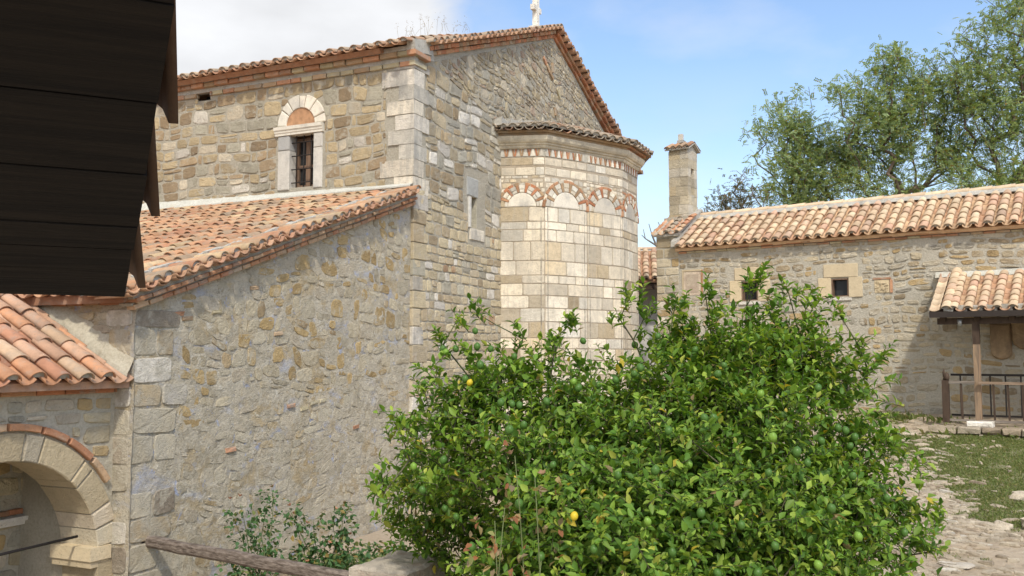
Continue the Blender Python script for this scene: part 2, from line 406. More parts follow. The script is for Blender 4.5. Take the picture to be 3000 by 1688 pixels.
M['withered'] = leaf_mat('withered', [(3, (0.34, 0.26, 0.13)), (3, (0.26, 0.20, 0.13)), (2, (0.30, 0.13, 0.07)), (2, (0.24, 0.25, 0.10))], 0.7, 0.3, 0.1)
M['grass'] = leaf_mat('grass', [(6, (0.19, 0.245, 0.085)), (4, (0.23, 0.28, 0.11)), (4, (0.31, 0.29, 0.15)), (3, (0.14, 0.20, 0.07))], 0.6, 0.3, 0.15)
M['straw'] = leaf_mat('straw', [(1, (0.36, 0.27, 0.15)), (1, (0.28, 0.22, 0.12))], 0.7, 0.2, 0.1)


def ground_mat():
    t = NT('ground')
    c = t.mix(t.rng(t.noise(0.8, 6, 0.6), 0.35, 0.65), (0.38, 0.305, 0.22), (0.45, 0.375, 0.285))
    c = t.mix(0.5, c, t.ramp(t.noise(14, 7, 0.7), [(0.3, (0.6, 0.58, 0.55)), (0.5, (1, 1, 1)), (0.75, (1.35, 1.33, 1.3))]), 'MULTIPLY')
    c = t.mix(t.rng(t.noise(40, 3, 0.6), 0.62, 0.7, 0, 0.7), c, (0.56, 0.52, 0.45))
    ga = t.new('ShaderNodeAttribute', attribute_name='green')
    c = t.mix(t.math('MULTIPLY', ga.outputs['Fac'], .75), c, t.mix(t.rng(t.noise(9, 5, .6), .35, .65), (0.11, 0.13, 0.045), (0.17, 0.19, 0.075)))
    t.col(c)
    t.bump(t.noise(18, 7, 0.7), 0.8, 0.04)
    return t.m


M['ground'] = ground_mat()


# ------------------------------------------------------------------ object helpers
def tag(o, label=None, cat=None, group=None, kind=None):
    if label:
        o['label'] = label
    if cat:
        o['category'] = cat
    if group:
        o['group'] = group
    if kind:
        o['kind'] = kind
    return o


def thing(name, label, cat, loc=(0, 0, 0), rot=0.0, group=None):
    o = bpy.data.objects.new(name, None)
    o.empty_display_size = 0.3
    COL.objects.link(o)
    o.location = loc
    o.rotation_euler = (0, 0, rad(rot))
    return tag(o, label, cat, group)


class MB:
    def __init__(s):
        s.v, s.f, s.m, s.s = [], [], [], []

    def add(s, vs, fs, mat=0, smooth=False):
        b = len(s.v)
        s.v.extend([tuple(p) for p in vs])
        for f in fs:
            s.f.append([b + i for i in f])
            s.m.append(mat)
            s.s.append(smooth)

    def box(s, c, ex, ey, ez, mat=0, jit=0.0, rng=None, bev=0.0):
        """box from half-axis vectors; bev chamfers the edges of the ey (outward) face."""
        c, ex, ey, ez = map(Vector, (c, ex, ey, ez))
        vs = []
        for sy in (-1, 1):
            k = 1.0
            if sy == 1 and bev:
                k = None
            for sx, sz in ((-1, -1), (1, -1), (1, 1), (-1, 1)):
                x, z = ex * sx, ez * sz
                if k is None:
                    x = x * max(0.2, 1 - bev / max(ex.length, 1e-6))
                    z = z * max(0.2, 1 - bev / max(ez.length, 1e-6))
                p = c + x + ey * sy + z
                if jit:
                    p += Vector((rng.uniform(-jit, jit), rng.uniform(-jit, jit), rng.uniform(-jit, jit)))
                vs.append(p)
        if bev:
            # an extra ring just below the bevelled face
            ring = []
            for sx, sz in ((-1, -1), (1, -1), (1, 1), (-1, 1)):
                ring.append(c + ex * sx + ey * max(-0.5, 1 - bev / max(ey.length, 1e-6)) + ez * sz)
            vs = vs[:4] + ring + vs[4:]
            fs = [(0, 1, 2, 3), (8, 11, 10, 9)]
            for a in (0, 4):
                for i in range(4):
                    j = (i + 1) % 4
                    fs.append((a + i, a + 4 + i, a + 4 + j, a + j))
        else:
            fs = [(0, 1, 2, 3), (4, 7, 6, 5), (0, 4, 5, 1), (1, 5, 6, 2), (2, 6, 7, 3), (3, 7, 4, 0)]
        s.add(vs, fs, mat)

    def abox(s, x0, x1, y0, y1, z0, z1, mat=0):
        s.box(((x0 + x1) / 2, (y0 + y1) / 2, (z0 + z1) / 2), ((x1 - x0) / 2, 0, 0), (0, (y1 - y0) / 2, 0), (0, 0, (z1 - z0) / 2), mat)

    def tube(s, pts, rs, seg=6, mat=0, smooth=True, cap=True):
        pts = [Vector(p) for p in pts]
        if not hasattr(rs, '__len__'):
            rs = [rs] * len(pts)
        vs, fs = [], []
        ref = None
        for i, p in enumerate(pts):
            d = (pts[min(i + 1, len(pts) - 1)] - pts[max(i - 1, 0)]).normalized()
            if ref is None:
                ref = d.orthogonal().normalized()
            ref = (ref - d * ref.dot(d)).normalized()
            b = d.cross(ref)
            for k in range(seg):
                a = 2 * math.pi * k / seg
                vs.append(p + (ref * math.cos(a) + b * math.sin(a)) * rs[i])
        for i in range(len(pts) - 1):
            for k in range(seg):
                k2 = (k + 1) % seg
                fs.append((i * seg + k, i * seg + k2, (i + 1) * seg + k2, (i + 1) * seg + k))
        if cap:
            fs.append(tuple(range(seg - 1, -1, -1)))
            fs.append(tuple((len(pts) - 1) * seg + k for k in range(seg)))
        s.add(vs, fs, mat, smooth)

    def prism(s, poly, vec, mat=0, smooth=False):
        """poly: list of 3-D points, extruded along vec."""
        n = len(poly)
        vec = Vector(vec)
        vs = [Vector(p) for p in poly] + [Vector(p) + vec for p in poly]
        fs = [tuple(range(n - 1, -1, -1)), tuple(range(n, 2 * n))]
        for i in range(n):
            j = (i + 1) % n
            fs.append((i, j, n + j, n + i))
        s.add(vs, fs, mat, smooth)

    def build(s, name, mats, parent=None):
        me = bpy.data.meshes.new(name)
        me.from_pydata(s.v, [], s.f)
        if not isinstance(mats, (list, tuple)):
            mats = [mats]
        for m in mats:
            me.materials.append(M[m] if isinstance(m, str) else m)
        me.polygons.foreach_set('material_index', s.m)
        me.polygons.foreach_set('use_smooth', s.s)
        me.update()
        o = bpy.data.objects.new(name, me)
        COL.objects.link(o)
        if parent:
            o.parent = parent
        return o


def np_mesh(name, V, F, mats, parent=None, smooth=False, midx=None):
    """V (n,3) array, F (m,k) int array of equal-sized faces."""
    me = bpy.data.meshes.new(name)
    m, k = F.shape
    me.vertices.add(len(V))
    me.vertices.foreach_set('co', np.ascontiguousarray(V, dtype=np.float32).ravel())
    me.loops.add(m * k)
    me.loops.foreach_set('vertex_index', np.ascontiguousarray(F, dtype=np.int32).ravel())
    me.polygons.add(m)
    me.polygons.foreach_set('loop_start', np.arange(0, m * k, k, dtype=np.int32))
    me.polygons.foreach_set('loop_total', np.full(m, k, dtype=np.int32))
    for q in (mats if isinstance(mats, (list, tuple)) else [mats]):
        me.materials.append(M[q])
    if midx is not None:
        me.polygons.foreach_set('material_index', midx.astype(np.int32))
    me.update(calc_edges=True)
    if smooth:
        me.polygons.foreach_set('use_smooth', np.ones(m, dtype=bool))
    o = bpy.data.objects.new(name, me)
    COL.objects.link(o)
    if parent:
        o.parent = parent
    return o


# ------------------------------------------------------------------ masonry
def clip(poly, planes):
    for a, b, c in planes:
        out = []
        n = len(poly)
        for i in range(n):
            p, q = poly[i], poly[(i + 1) % n]
            dp, dq = a * p[0] + b * p[1] - c, a * q[0] + b * q[1] - c
            if dp <= 0:
                out.append(p)
            if dp * dq < 0:
                t = dp / (dp - dq)
                out.append((p[0] + (q[0] - p[0]) * t, p[1] + (q[1] - p[1]) * t))
        poly = out
        if len(poly) < 3:
            return []
    return poly


def planes_of(outline):
    """half-planes of a convex counter-clockwise outline."""
    r = []
    n = len(outline)
    for i in range(n):
        (x0, y0), (x1, y1) = outline[i], outline[(i + 1) % n]
        dx, dy = x1 - x0, y1 - y0
        L = math.hypot(dx, dy)
        r.append((dy / L, -dx / L, (dy * x0 - dx * y0) / L))
    return r


def area(p):
    return abs(sum(p[i][0] * p[(i + 1) % len(p)][1] - p[(i + 1) % len(p)][0] * p[i][1] for i in range(len(p)))) / 2


def stone_poly(rng, u0, u1, v0, v1, k=5.0, jit=0.06, n=12):
    cu, cv, hw, hh = (u0 + u1) / 2, (v0 + v1) / 2, (u1 - u0) / 2, (v1 - v0) / 2
    sk = rng.uniform(-0.12, 0.12) * jit / 0.06
    tp = rng.uniform(-0.10, 0.10) * jit / 0.06
    out = []
    a0 = rng.uniform(0, 0.3)
    for i in range(n):
        a = a0 + 2 * math.pi * i / n
        c, s = math.cos(a), math.sin(a)
        x = math.copysign(abs(c) ** (2 / k), c)
        y = math.copysign(abs(s) ** (2 / k), s)
        j = 1 + rng.uniform(-jit, jit * 0.6)
        out.append((cu + hw * j * (x * (1 + tp * y * 0.6)), cv + hh * j * (y + sk * x)))
    return out


def add_stone(mb, poly, fmap, proud, mat, rng, depth=0.03, rough=1.0, inset=(0.80, 0.9)):
    n = len(poly)
    cu = sum(p[0] for p in poly) / n
    cv = sum(p[1] for p in poly) / n
    pr = proud * rng.uniform(0.55, 1.35)
    vs = []
    for p in poly:
        vs.append(fmap(p[0], p[1], -depth))
    for p in poly:
        q = 0.975
        vs.append(fmap(cu + (p[0] - cu) * q, cv + (p[1] - cv) * q, pr * 0.5 + rng.uniform(-.2, .2) * pr * rough))
    for p in poly:
        q = rng.uniform(*inset)
        vs.append(fmap(cu + (p[0] - cu) * q, cv + (p[1] - cv) * q, pr * (1 + rng.uniform(-.35, .35) * rough)))
    vs.append(fmap(cu, cv, pr * (1.0 + rng.uniform(-.2, .4) * rough)))
    fs = []
    for i in range(n):
        j = (i + 1) % n
        fs.append((i, j, n + j, n + i))
        fs.append((n + i, n + j, 2 * n + j, 2 * n + i))
        fs.append((2 * n + i, 2 * n + j, 3 * n))
    mb.add(vs, fs, mat, False)


def trim(r, holes):
    u0, u1, v0, v1 = r
    for a0, a1, b0, b1 in holes:
        if u0 < a1 and u1 > a0 and v0 < b1 and v1 > b0:
            opts = [(u0, min(u1, a0), v0, v1), (max(u0, a1), u1, v0, v1), (u0, u1, v0, min(v1, b0)), (u0, u1, max(v0, b1), v1)]
            opts = [q for q in opts if q[1] > q[0] and q[3] > q[2]]
            if not opts:
                return None
            u0, u1, v0, v1 = max(opts, key=lambda q: (q[1] - q[0]) * (q[3] - q[2]))
    if u1 - u0 < 0.05 or v1 - v0 < 0.04:
        return None
    return (u0, u1, v0, v1)


def masonry(mb, rng, outline, fmap, h=(0.14, 0.26), w=(0.18, 0.45), gap=0.022, proud=0.02, mat=0, holes=(), jit=0.06, k=5.0, wave=0.03, tilt=0.0,
            split=0.12, skip=0.0, pick=None, sub=12, rough=1.0, brickrow=0.0, brickmat=None, inset=(0.80, 0.9)):
    pl = planes_of(outline)
    us = [p[0] for p in outline]
    vs = [p[1] for p in outline]
    U0, U1, V0, V1 = min(us), max(us), min(vs), max(vs)
    mu, mv = (U0 + U1) / 2, (V0 + V1) / 2
    ct, st = math.cos(tilt), math.sin(tilt)
    ex = abs(st) * (U1 - U0) * 0.6 + 0.1
    sd = rng.uniform(0, 100)

    def warp(p):
        u, v = p
        v += wave * 2 * (mn.noise((u * 0.7 + sd, v * 0.5, 1.3))) + wave * 0.8 * mn.noise((u * 2.3, v * 2, sd))
        u += wave * mn.noise((u, v * 1.3, sd + 9))
        du, dv = u - mu, v - mv
        return (mu + du * ct - dv * st, mv + du * st + dv * ct)

    v = V0 - ex
    while v < V1 + ex:
        br = rng.random() < brickrow
        hh = rng.uniform(0.05, 0.07) if br else rng.uniform(*h)
        u = U0 - ex - rng.uniform(0, w[1])
        while u < U1 + ex:
            ww = rng.uniform(*w) * (0.75 if br else 1.0)
            if not br and rng.random() < 0.15:
                ww *= 0.5
            rects = [(u, u + ww, v, v + hh)]
            if not br and rng.random() < split and hh > 0.13:
                m = rng.uniform(0.35, 0.65)
                if ww > 0.35 and rng.random() < 0.5:
                    um = rng.uniform(0.35, 0.65)
                    rects = [(u, u + ww * um, v, v + hh * m), (u + ww * um, u + ww, v, v + hh * m), (u, u + ww, v + hh * m, v + hh)]
                else:
                    rects = [(u, u + ww, v, v + hh * m), (u, u + ww, v + hh * m, v + hh)]
            for r in rects:
                if rng.random() < skip:
                    continue
                if not tilt:
                    r = trim(r, holes)
                    if not r:
                        continue
                g = gap * rng.uniform(0.3, 0.75)
                if r[1] - r[0] < 3 * g or r[3] - r[2] < 3 * g:
                    continue
                p = stone_poly(rng, r[0] + g, r[1] - g, r[2] + g, r[3] - g, k, jit, sub)
                p = [warp(q) for q in p]
                p = clip(p, pl)
                if len(p) < 4 or area(p) < 0.003:
                    continue
                mt = brickmat if (br and brickmat is not None) else (pick(rng, p) if pick else mat)
                add_stone(mb, p, fmap, proud, mt, rng, rough=rough, inset=inset)
            u += ww
        v += hh


def panel(mb, outline, fmap, g=0.25, amp=0.0, nscale=3.0, mat=0, holes=(), seed=0.0, smooth=True):
    """mortar face over a convex outline with rectangular openings, as one welded grid."""
    pl = planes_of(outline)
    us = [p[0] for p in outline]
    vs = [p[1] for p in outline]

    def cuts(a, b, extra):
        n = max(1, int(math.ceil((b - a) / g)))
        c = [a + (b - a) * i / n for i in range(n + 1)] + [e for e in extra if a < e < b]
        c = sorted(c)
        o = [c[0]]
        for q in c[1:]:
            if q - o[-1] > 1e-4:
                o.append(q)
        return o
    cu = cuts(min(us), max(us), [h[0] for h in holes] + [h[1] for h in holes])
    cv = cuts(min(vs), max(vs), [h[2] for h in holes] + [h[3] for h in holes])
    idx, V, F = {}, [], []

    def vid(p):
        k = (round(p[0], 4), round(p[1], 4))
        if k not in idx:
            h = 0.0
            if amp:
                h = amp * (mn.noise((p[0] * nscale + seed, p[1] * nscale, 0.5)) + 0.6 * mn.noise((p[0] * nscale * 2.7, p[1] * nscale * 2.7 + seed, 4.5)) + 0.4 * mn.noise((p[0] * nscale * 6, p[1] * nscale * 6, seed)))
            idx[k] = len(V)
            V.append(fmap(p[0], p[1], h))
        return idx[k]
    for i in range(len(cu) - 1):
        for j in range(len(cv) - 1):
            mu, mv = (cu[i] + cu[i + 1]) / 2, (cv[j] + cv[j + 1]) / 2
            if any(h[0] < mu < h[1] and h[2] < mv < h[3] for h in holes):
                continue
            p = clip([(cu[i], cv[j]), (cu[i + 1], cv[j]), (cu[i + 1], cv[j + 1]), (cu[i], cv[j + 1])], pl)
            if len(p) >= 3:
                f = []
                for q in p:
                    k = vid(q)
                    if k not in f:
                        f.append(k)
                if len(f) >= 3:
                    F.append(f)
    mb.add(V, F, mat, smooth)


def brick_row(mb, rng, o, d, out, up, length, bl=0.24, bh=0.05, proj=0.08, gap=0.012, mat=0, back=0.06):
    """a course of bricks from o along d, projecting along out."""
    o, d, out, up = Vector(o), Vector(d).normalized(), Vector(out).normalized(), Vector(up).normalized()
    t = 0.0
    while t < length - 0.03:
        L = min(bl * rng.uniform(0.75, 1.2), length - t)
        pr = proj * rng.uniform(0.85, 1.1)
        c = o + d * (t + L / 2) + out * ((pr - back) / 2) + up * (bh / 2 + rng.uniform(-.004, .004))
        mb.box(c, d * (L / 2 - gap / 2), out * ((pr + back) / 2), up * (bh / 2 * rng.uniform(0.88, 1.0)), mat, 0.004, rng, bev=0.008)
        t += L


# ------------------------------------------------------------------ barrel tiles
def barrel(mb, a, b, side, up, r0, r1, arc=2.9, seg=7, th=0.014, mat=0, cap=None, invert=False, rise=0.0):
    """half-pipe tile from lower end a to upper end b; invert makes a pan (trough)."""
    a, b, side, up = Vector(a), Vector(b), Vector(side), Vector(up)
    s = -1.0 if invert else 1.0
    vs = []
    for (p, r) in ((a, r0), (b, r1)):
        for q in (0.0, th):
            for i in range(seg + 1):
                t = -arc / 2 + arc * i / seg
                rr = r - q
                y = math.cos(t) * rr * 0.92
                base = math.cos(arc / 2) * r * 0.92
                vs.append(p + side * (math.sin(t) * rr) + up * (s * (y - base) + (0 if not invert else 0)))
    n = seg + 1
    fs = []
    for i in range(seg):
        fs.append((i, i + 1, 2 * n + i + 1, 2 * n + i))          # outer
        fs.append((n + i, 3 * n + i, 3 * n + i + 1, n + i + 1))  # inner
        fs.append((i, n + i, n + i + 1, i + 1))                  # lower lip
    fs.append((0, 2 * n, 3 * n, n))
    fs.append((seg, n + seg, 3 * n + seg, 2 * n + seg))
    mb.add(vs, fs, mat, True)
    if cap is not None:
        d = (b - a).normalized()
        c = [a + d * 0.03 + side * (math.sin(-arc / 2 + arc * i / seg) * (r0 - th * 0.8)) +
             up * (s * (math.cos(-arc / 2 + arc * i / seg) - math.cos(arc / 2)) * (r0 - th * 0.8) * 0.92) for i in range(seg + 1)]
        mb.add(c, [tuple(range(len(c)))], cap)


def tile_field(mb, rng, o, e, s, n, width, length, pitch=0.24, expo=0.33, tl=0.42, r=0.085, mats=(0, 1, 2), jit=0.008, cap_all=False, pan=True, cap_first=True,
               first_col=0.0, ok=None, sag=0.0, ragged=0.0):
    """o lower-left corner, e along the eave, s up the slope, n normal. mats: cover, pan, mortar."""
    o, e, s, n = Vector(o), Vector(e).normalized(), Vector(s).normalized(), Vector(n).normalized()
    ncol = int(round(width / pitch))
    nrow = int(math.ceil(length / expo))
    for c in range(ncol + 1):
        x0 = first_col + c * pitch
        if x0 > width + 0.01:
            break
        cj = rng.uniform(-jit, jit) * 1.5
        for k in range(nrow):
            y0 = k * expo + rng.uniform(-jit, jit) * 2
            y1 = min(y0 + tl, length + 0.05)
            if y1 - y0 < 0.1:
                continue
            x = x0 + cj + rng.uniform(-jit, jit)
            if ok and not ok(x, y0):
                continue
            if ragged and rng.random() < ragged:
                y0 += rng.uniform(-0.05, 0.05)
            tw = rng.uniform(-jit, jit) * 0.8
            zz = -sag * math.sin(math.pi * min(1, max(0, x / max(width, .1)))) + rng.uniform(-.3, .3) * jit
            rr = r * rng.uniform(0.94, 1.05)
            A = o + e * x + s * y0 + n * (0.045 + zz)
            B = o + e * (x + tw) + s * y1 + n * (0.022 + zz)
            barrel(mb, A, B, e, n, rr, rr * 0.84, mat=mats[0], cap=mats[2] if (cap_all or (cap_first and k == 0)) else None)
        if pan and c < ncol:
            for k in range(nrow):
                y0 = k * expo - 0.03 + rng.uniform(-jit, jit)
                y1 = min(y0 + tl, length + 0.05)
                x = x0 + pitch / 2 + rng.uniform(-jit, jit)
                if ok and not ok(x, y0):
                    continue
                A = o + e * x + s * y0 + n * 0.058
                B = o + e * x + s * y1 + n * 0.038
                barrel(mb, A, B, e, n, r * 1.0, r * 0.9, arc=2.6, seg=5, mat=mats[1], invert=True)


# ------------------------------------------------------------------ plants
def rand_unit(rng, n):
    v = rng.normal(size=(n, 3))
    return v / np.linalg.norm(v, axis=1)[:, None]


def norm(v):
    return v / (np.linalg.norm(v, axis=1)[:, None] + 1e-9)


def leaves(P, D, U, L, W, fold=0.25, droop=0.15):
    """pointed folded leaves: base P, axis D, up U. -> V, F (triangles)."""
    n = len(P)
    D = norm(D)
    S = norm(np.cross(D, U))
    N = np.cross(S, D)
    L, W = L[:, None], W[:, None]
    base = P
    mid = P + D * L * 0.5 - N * (L * droop * 0.15)
    tip = P + D * L - N * L * droop
    lt = P + D * L * 0.42 + S * W * 0.5 + N * W * fold
    rt = P + D * L * 0.42 - S * W * 0.5 + N * W * fold
    lt2 = P + D * L * 0.74 + S * W * 0.34 + N * (W * fold * 0.6 - L * droop * 0.45)
    rt2 = P + D * L * 0.74 - S * W * 0.34 + N * (W * fold * 0.6 - L * droop * 0.45)
    V = np.stack([base, lt, mid, rt, tip, lt2, rt2], axis=1).reshape(-1, 3)
    tri = np.array([[0, 2, 1], [0, 3, 2], [1, 2, 5], [2, 4, 5], [3, 6, 2], [2, 6, 4]])
    F = (np.arange(n)[:, None, None] * 7 + tri[None]).reshape(-1, 3)
    return V, F


def fronds(P, D, U, L, pairs=5, lw=0.3, ll=0.28, rng=None):
    """pinnate leaves: a drooping line of small leaflets in pairs. -> V, F (quads)."""
    n = len(P)
    D = norm(D)
    S = norm(np.cross(D, U))
    N = np.cross(S, D)
    Vs = []
    Lc = L[:, None]
    for k in range(pairs):
        t = (k + 0.8) / pairs
        c = P + D * Lc * t - N * Lc * 0.35 * t * t
        for sg in (-1, 1):
            ax = norm(S * sg + D * 0.35 - N * rng.uniform(0.0, 0.5, (n, 1)))
            wd = norm(np.cross(ax, N))
            ln, wv = Lc * ll * rng.uniform(0.7, 1.15, (n, 1)), Lc * ll * lw
            Vs.append(np.stack([c, c + ax * ln * 0.5 + wd * wv, c + ax * ln, c + ax * ln * 0.5 - wd * wv], axis=1))
    V = np.stack(Vs, axis=1)          # n, 2*pairs, 4, 3
    V = V.reshape(-1, 3)
    F = np.arange(len(V)).reshape(-1, 4)
    return V, F


def grow(base_pts, targets, rng, seg=0.35, sag=0.0, wander=0.12, bias=0.35):
    """branch skeleton that reaches every target from the trunk points. -> nodes, parents, counts."""
    nodes = [np.array(p, float) for p in base_pts]
    par = [-1] + list(range(len(base_pts) - 1))
    first = len(base_pts) // 2
    t0 = nodes[-1]
    order = np.argsort(np.linalg.norm(targets - t0, axis=1))
    ends = []
    for i in order:
        T = targets[i]
        A = np.array(nodes[first:])
        d = np.linalg.norm(A - T, axis=1)
        cost = d + bias * np.maximum(0, A[:, 2] - T[2] + .25) * 3.0 + bias * np.linalg.norm(A - t0, axis=1) * 0.25
        j = int(np.argmin(cost)) + first
        S = nodes[j]
        dist = np.linalg.norm(T - S)
        k = max(1, int(dist / seg))
        prev = j
        off = rng.normal(size=3) * wander * dist
        for q in range(1, k + 1):
            t = q / k
            p = S + (T - S) * t + off * math.sin(math.pi * t) + np.array([0, 0, 1.0]) * sag * dist * math.sin(math.pi * t)
            if q < k:
                p = p + rng.normal(size=3) * 0.03 * seg
            nodes.append(p)
            par.append(prev)
            prev = len(nodes) - 1
        ends.append(prev)
    cnt = np.zeros(len(nodes))
    for e in ends:
        q = e
        while q >= 0:
            cnt[q] += 1
            q = par[q]
    return np.array(nodes), np.array(par), cnt, ends


def tubes(nodes, par, rad_, seg=5, sel=None):
    """all edges of a skeleton as tapered tubes in one array mesh."""
    idx = np.array([i for i in range(len(nodes)) if par[i] >= 0 and (sel is None or sel[i])])
    if len(idx) == 0:
        return np.zeros((0, 3)), np.zeros((0, 4), int)
    A, B = nodes[par[idx]], nodes[idx]
    ra, rb = rad_[par[idx]], rad_[idx]
    ra = np.minimum(ra, rb * 1.6)
    d = norm(B - A)
    ref = np.where(np.abs(d[:, 2:3]) > 0.9, np.array([[1.0, 0, 0]]), np.array([[0, 0, 1.0]]))
    s = norm(np.cross(d, ref))
    u = np.cross(s, d)
    V = []
    for P, r in ((A - d * 0.3 * ra[:, None], ra), (B + d * 0.3 * rb[:, None], rb)):
        for k in range(seg):
            a = 2 * math.pi * k / seg
            V.append(P + (s * math.cos(a) + u * math.sin(a)) * r[:, None])
    V = np.stack(V, axis=1).reshape(-1, 3)
    F = []
    for k in range(seg):
        k2 = (k + 1) % seg
        F.append(np.stack([np.arange(len(idx)) * 2 * seg + q for q in (k, k2, seg + k2, seg + k)], axis=1))
    return V, np.concatenate(F)


def blob_points(rng, blobs, n, shell=0.55):
    w = np.array([b[3] ** 2 for b in blobs])
    w = w / w.sum()
    ch = rng.choice(len(blobs), n, p=w)
    B = np.array(blobs)[ch]
    r = shell + (1 - shell) * rng.random(n) ** 0.7
    return B[:, :3] + rand_unit(rng, n) * (B[:, 3] * r)[:, None]


# ------------------------------------------------------------------ ground
CH_O, CH_A = (-1.7165, 16.0), 65.1          # church: local x along the east wall, local y westwards
CP_O, CP_A = (3.3228, 21.2711), -34.3       # chapel: local x along its front, local y to its back


def smooth(a, b, t):
    t = min(1, max(0, (t - a) / (b - a)))
    return t * t * (3 - 2 * t)


def to_local(o, ang, x, y):
    c, s = math.cos(rad(ang)), math.sin(rad(ang))
    dx, dy = x - o[0], y - o[1]
    return (dx * c + dy * s, -dx * s + dy * c)


def gz(x, y):
    _, ty = to_local(CH_O, CH_A, x, y)
    a, b = to_local(CP_O, CP_A, x, y)
    up = 1.74 + 0.139 * min(b, 0.0) - 0.03 * (max(0, min(a, 9)) - 4) * smooth(-6, 0, b)
    k = smooth(1.0, 5.2, -ty)
    if b > 0:
        up = max(up, 1.7)
    if y > 21:
        k = max(k, smooth(21, 24, y))
    return k * max(up, 0.0) + 0.02 * mn.noise((x * 0.8, y * 0.8, 0)) * 1.0


def green(x, y):
    """how much the soil is covered with grass, 0 to 1."""
    a, b = to_local(CP_O, CP_A, x, y)
    if b > -.05 or (a > 5.7 and b > -1.7):
        return 0.0
    n1 = mn.noise((x * .9, y * .9, 3)) + .6 * mn.noise((x * 2.6, y * 2.6, 8)) + .35 * mn.noise((x * 6, y * 6, 1))
    m = .95 * smooth(-.4, .5, x - 5.75 - (y - 12.0) * .05) * smooth(10.7, 11.5, y) * smooth(0, .8, 16.5 - y + .3 * (x - 6))
    m = max(m, .5 * smooth(.5, 0, abs(b + .35)) * smooth(3.2, 4, a))
    m = max(m, .22 * smooth(.3, .9, x - 4.9) * smooth(10.2, 11.2, y) * (1 if y < 17 else .5))
    return smooth(.3, .75, n1 + m * 1.42 - .1)


def make_ground():
    xs = sorted(set([-400, -200, -100, -60, -40, -25, -18] + [round(-14 + 0.5 * i, 2) for i in range(0, 28)] + [round(0 + 0.2 * i, 2) for i in range(0, 60)] + [12 + i for i in range(0, 10)] + [25, 32, 45, 60, 100, 200, 400]))
    ys = sorted(set([-400, -150, -60, -25, -10, -4] + [round(-2 + 0.5 * i, 2) for i in range(0, 20)] + [round(8 + 0.2 * i, 2) for i in range(0, 65)] + [21 + i for i in range(1, 14)] + [38, 45, 60, 90, 150, 250, 500]))
    V = []
    for y in ys:
        for x in xs:
            z = gz(x, y) if (-30 < x < 40 and -10 < y < 60) else (1.74 if y > 21 else 0.0)
            if 0 < x < 12 and 8 < y < 21:
                z += 0.025 * mn.noise((x * 3, y * 3, 2)) + 0.012 * mn.noise((x * 8, y * 8, 5))
            V.append((x, y, z))
    nx = len(xs)
    F = [(j * nx + i, j * nx + i + 1, (j + 1) * nx + i + 1, (j + 1) * nx + i) for j in range(len(ys) - 1) for i in range(nx - 1)]
    o = np_mesh('ground', np.array(V), np.array(F), 'ground', smooth=True)
    at = o.data.attributes.new('green', 'FLOAT', 'POINT')
    at.data.foreach_set('value', np.array([max(0.0, green(v[0], v[1])) if (3 < v[0] < 12 and 9 < v[1] < 20) else 0.0 for v in V], dtype=np.float32))
    tag(o, kind='structure')


make_ground()
# ------------------------------------------------------------------ church
def polar(mb, fmap, cu, cv, r0, r1, a0, a1, proud, mat, depth=0.03, seg=3, bev=0.01):
    """a voussoir: a ring sector standing proud of the wall (angles in radians, counter-clockwise)."""
    def ring(k, h):
        x0, x1, b0, b1 = r0 + k, r1 - k, a0 + k / max(r0, .05), a1 - k / max(r0, .05)
        p = [(x0, b0 + (b1 - b0) * i / seg) for i in range(seg + 1)] + [(x1, b1 - (b1 - b0) * i / seg) for i in range(seg + 1)]
        return [fmap(cu + r * math.cos(a), cv + r * math.sin(a), h) for r, a in p]
    n = 2 * (seg + 1)
    vs = ring(0, -depth) + ring(0, proud - bev) + ring(bev, proud)
    fs = []
    for q in (0, n):
        for i in range(n):
            j = (i + 1) % n
            fs.append((q + i, q + j, q + n + j, q + n + i))
    for i in range(seg):
        fs.append((2 * n + i, 2 * n + i + 1, 2 * n + n - 2 - i, 2 * n + n - 1 - i))
    mb.add(vs, fs, mat)


def sweep(mb, path, profile, mat=0, out_sign=1.0, close_ends=True):
    """profile [(out, z)] swept along a plan polyline with mitred corners; outward is to the right of travel."""
    n = len(path)
    rows = []
    for i, p in enumerate(path):
        ns = []
        if i > 0:
            d = Vector((p[0] - path[i - 1][0], p[1] - path[i - 1][1])).normalized()
            ns.append(Vector((d.y, -d.x)))
        if i < n - 1:
            d = Vector((path[i + 1][0] - p[0], path[i + 1][1] - p[1])).normalized()
            ns.append(Vector((d.y, -d.x)))
        if len(ns) == 2:
            m = (ns[0] + ns[1]).normalized()
            m = m / max(0.3, m.dot(ns[0]))
        else:
            m = ns[0]
        rows.append([(p[0] + m.x * o * out_sign, p[1] + m.y * o * out_sign, z) for o, z in profile])
    k = len(profile)
    for i in range(n - 1):
        vs = rows[i] + rows[i + 1]
        mb.add(vs, [(j, (j + 1) % k, k + (j + 1) % k, k + j) for j in range(k)], mat)
    if close_ends:
        mb.add(rows[0], [tuple(range(k))], mat)
        mb.add(rows[-1], [tuple(range(k))], mat)


R = random.Random
church = thing('church', 'old rubble stone church with tiled gable roof and a pale banded apse', 'church', (CH_O[0], CH_O[1], 0), CH_A)
fe = lambda u, v, h: (u, -h, v)               # east wall
fs_ = lambda u, v, h: (-h, u, v)              # nave side wall
fa = lambda u, v, h: (u, 0.035 - h, v)        # aisle east wall
fq = lambda u, v, h: (-6.03 - h, u, v)        # aisle side wall


def ridge_z(x):
    return 8.18 + 0.372 * (min(x, 12.8 - x) - 0.51)


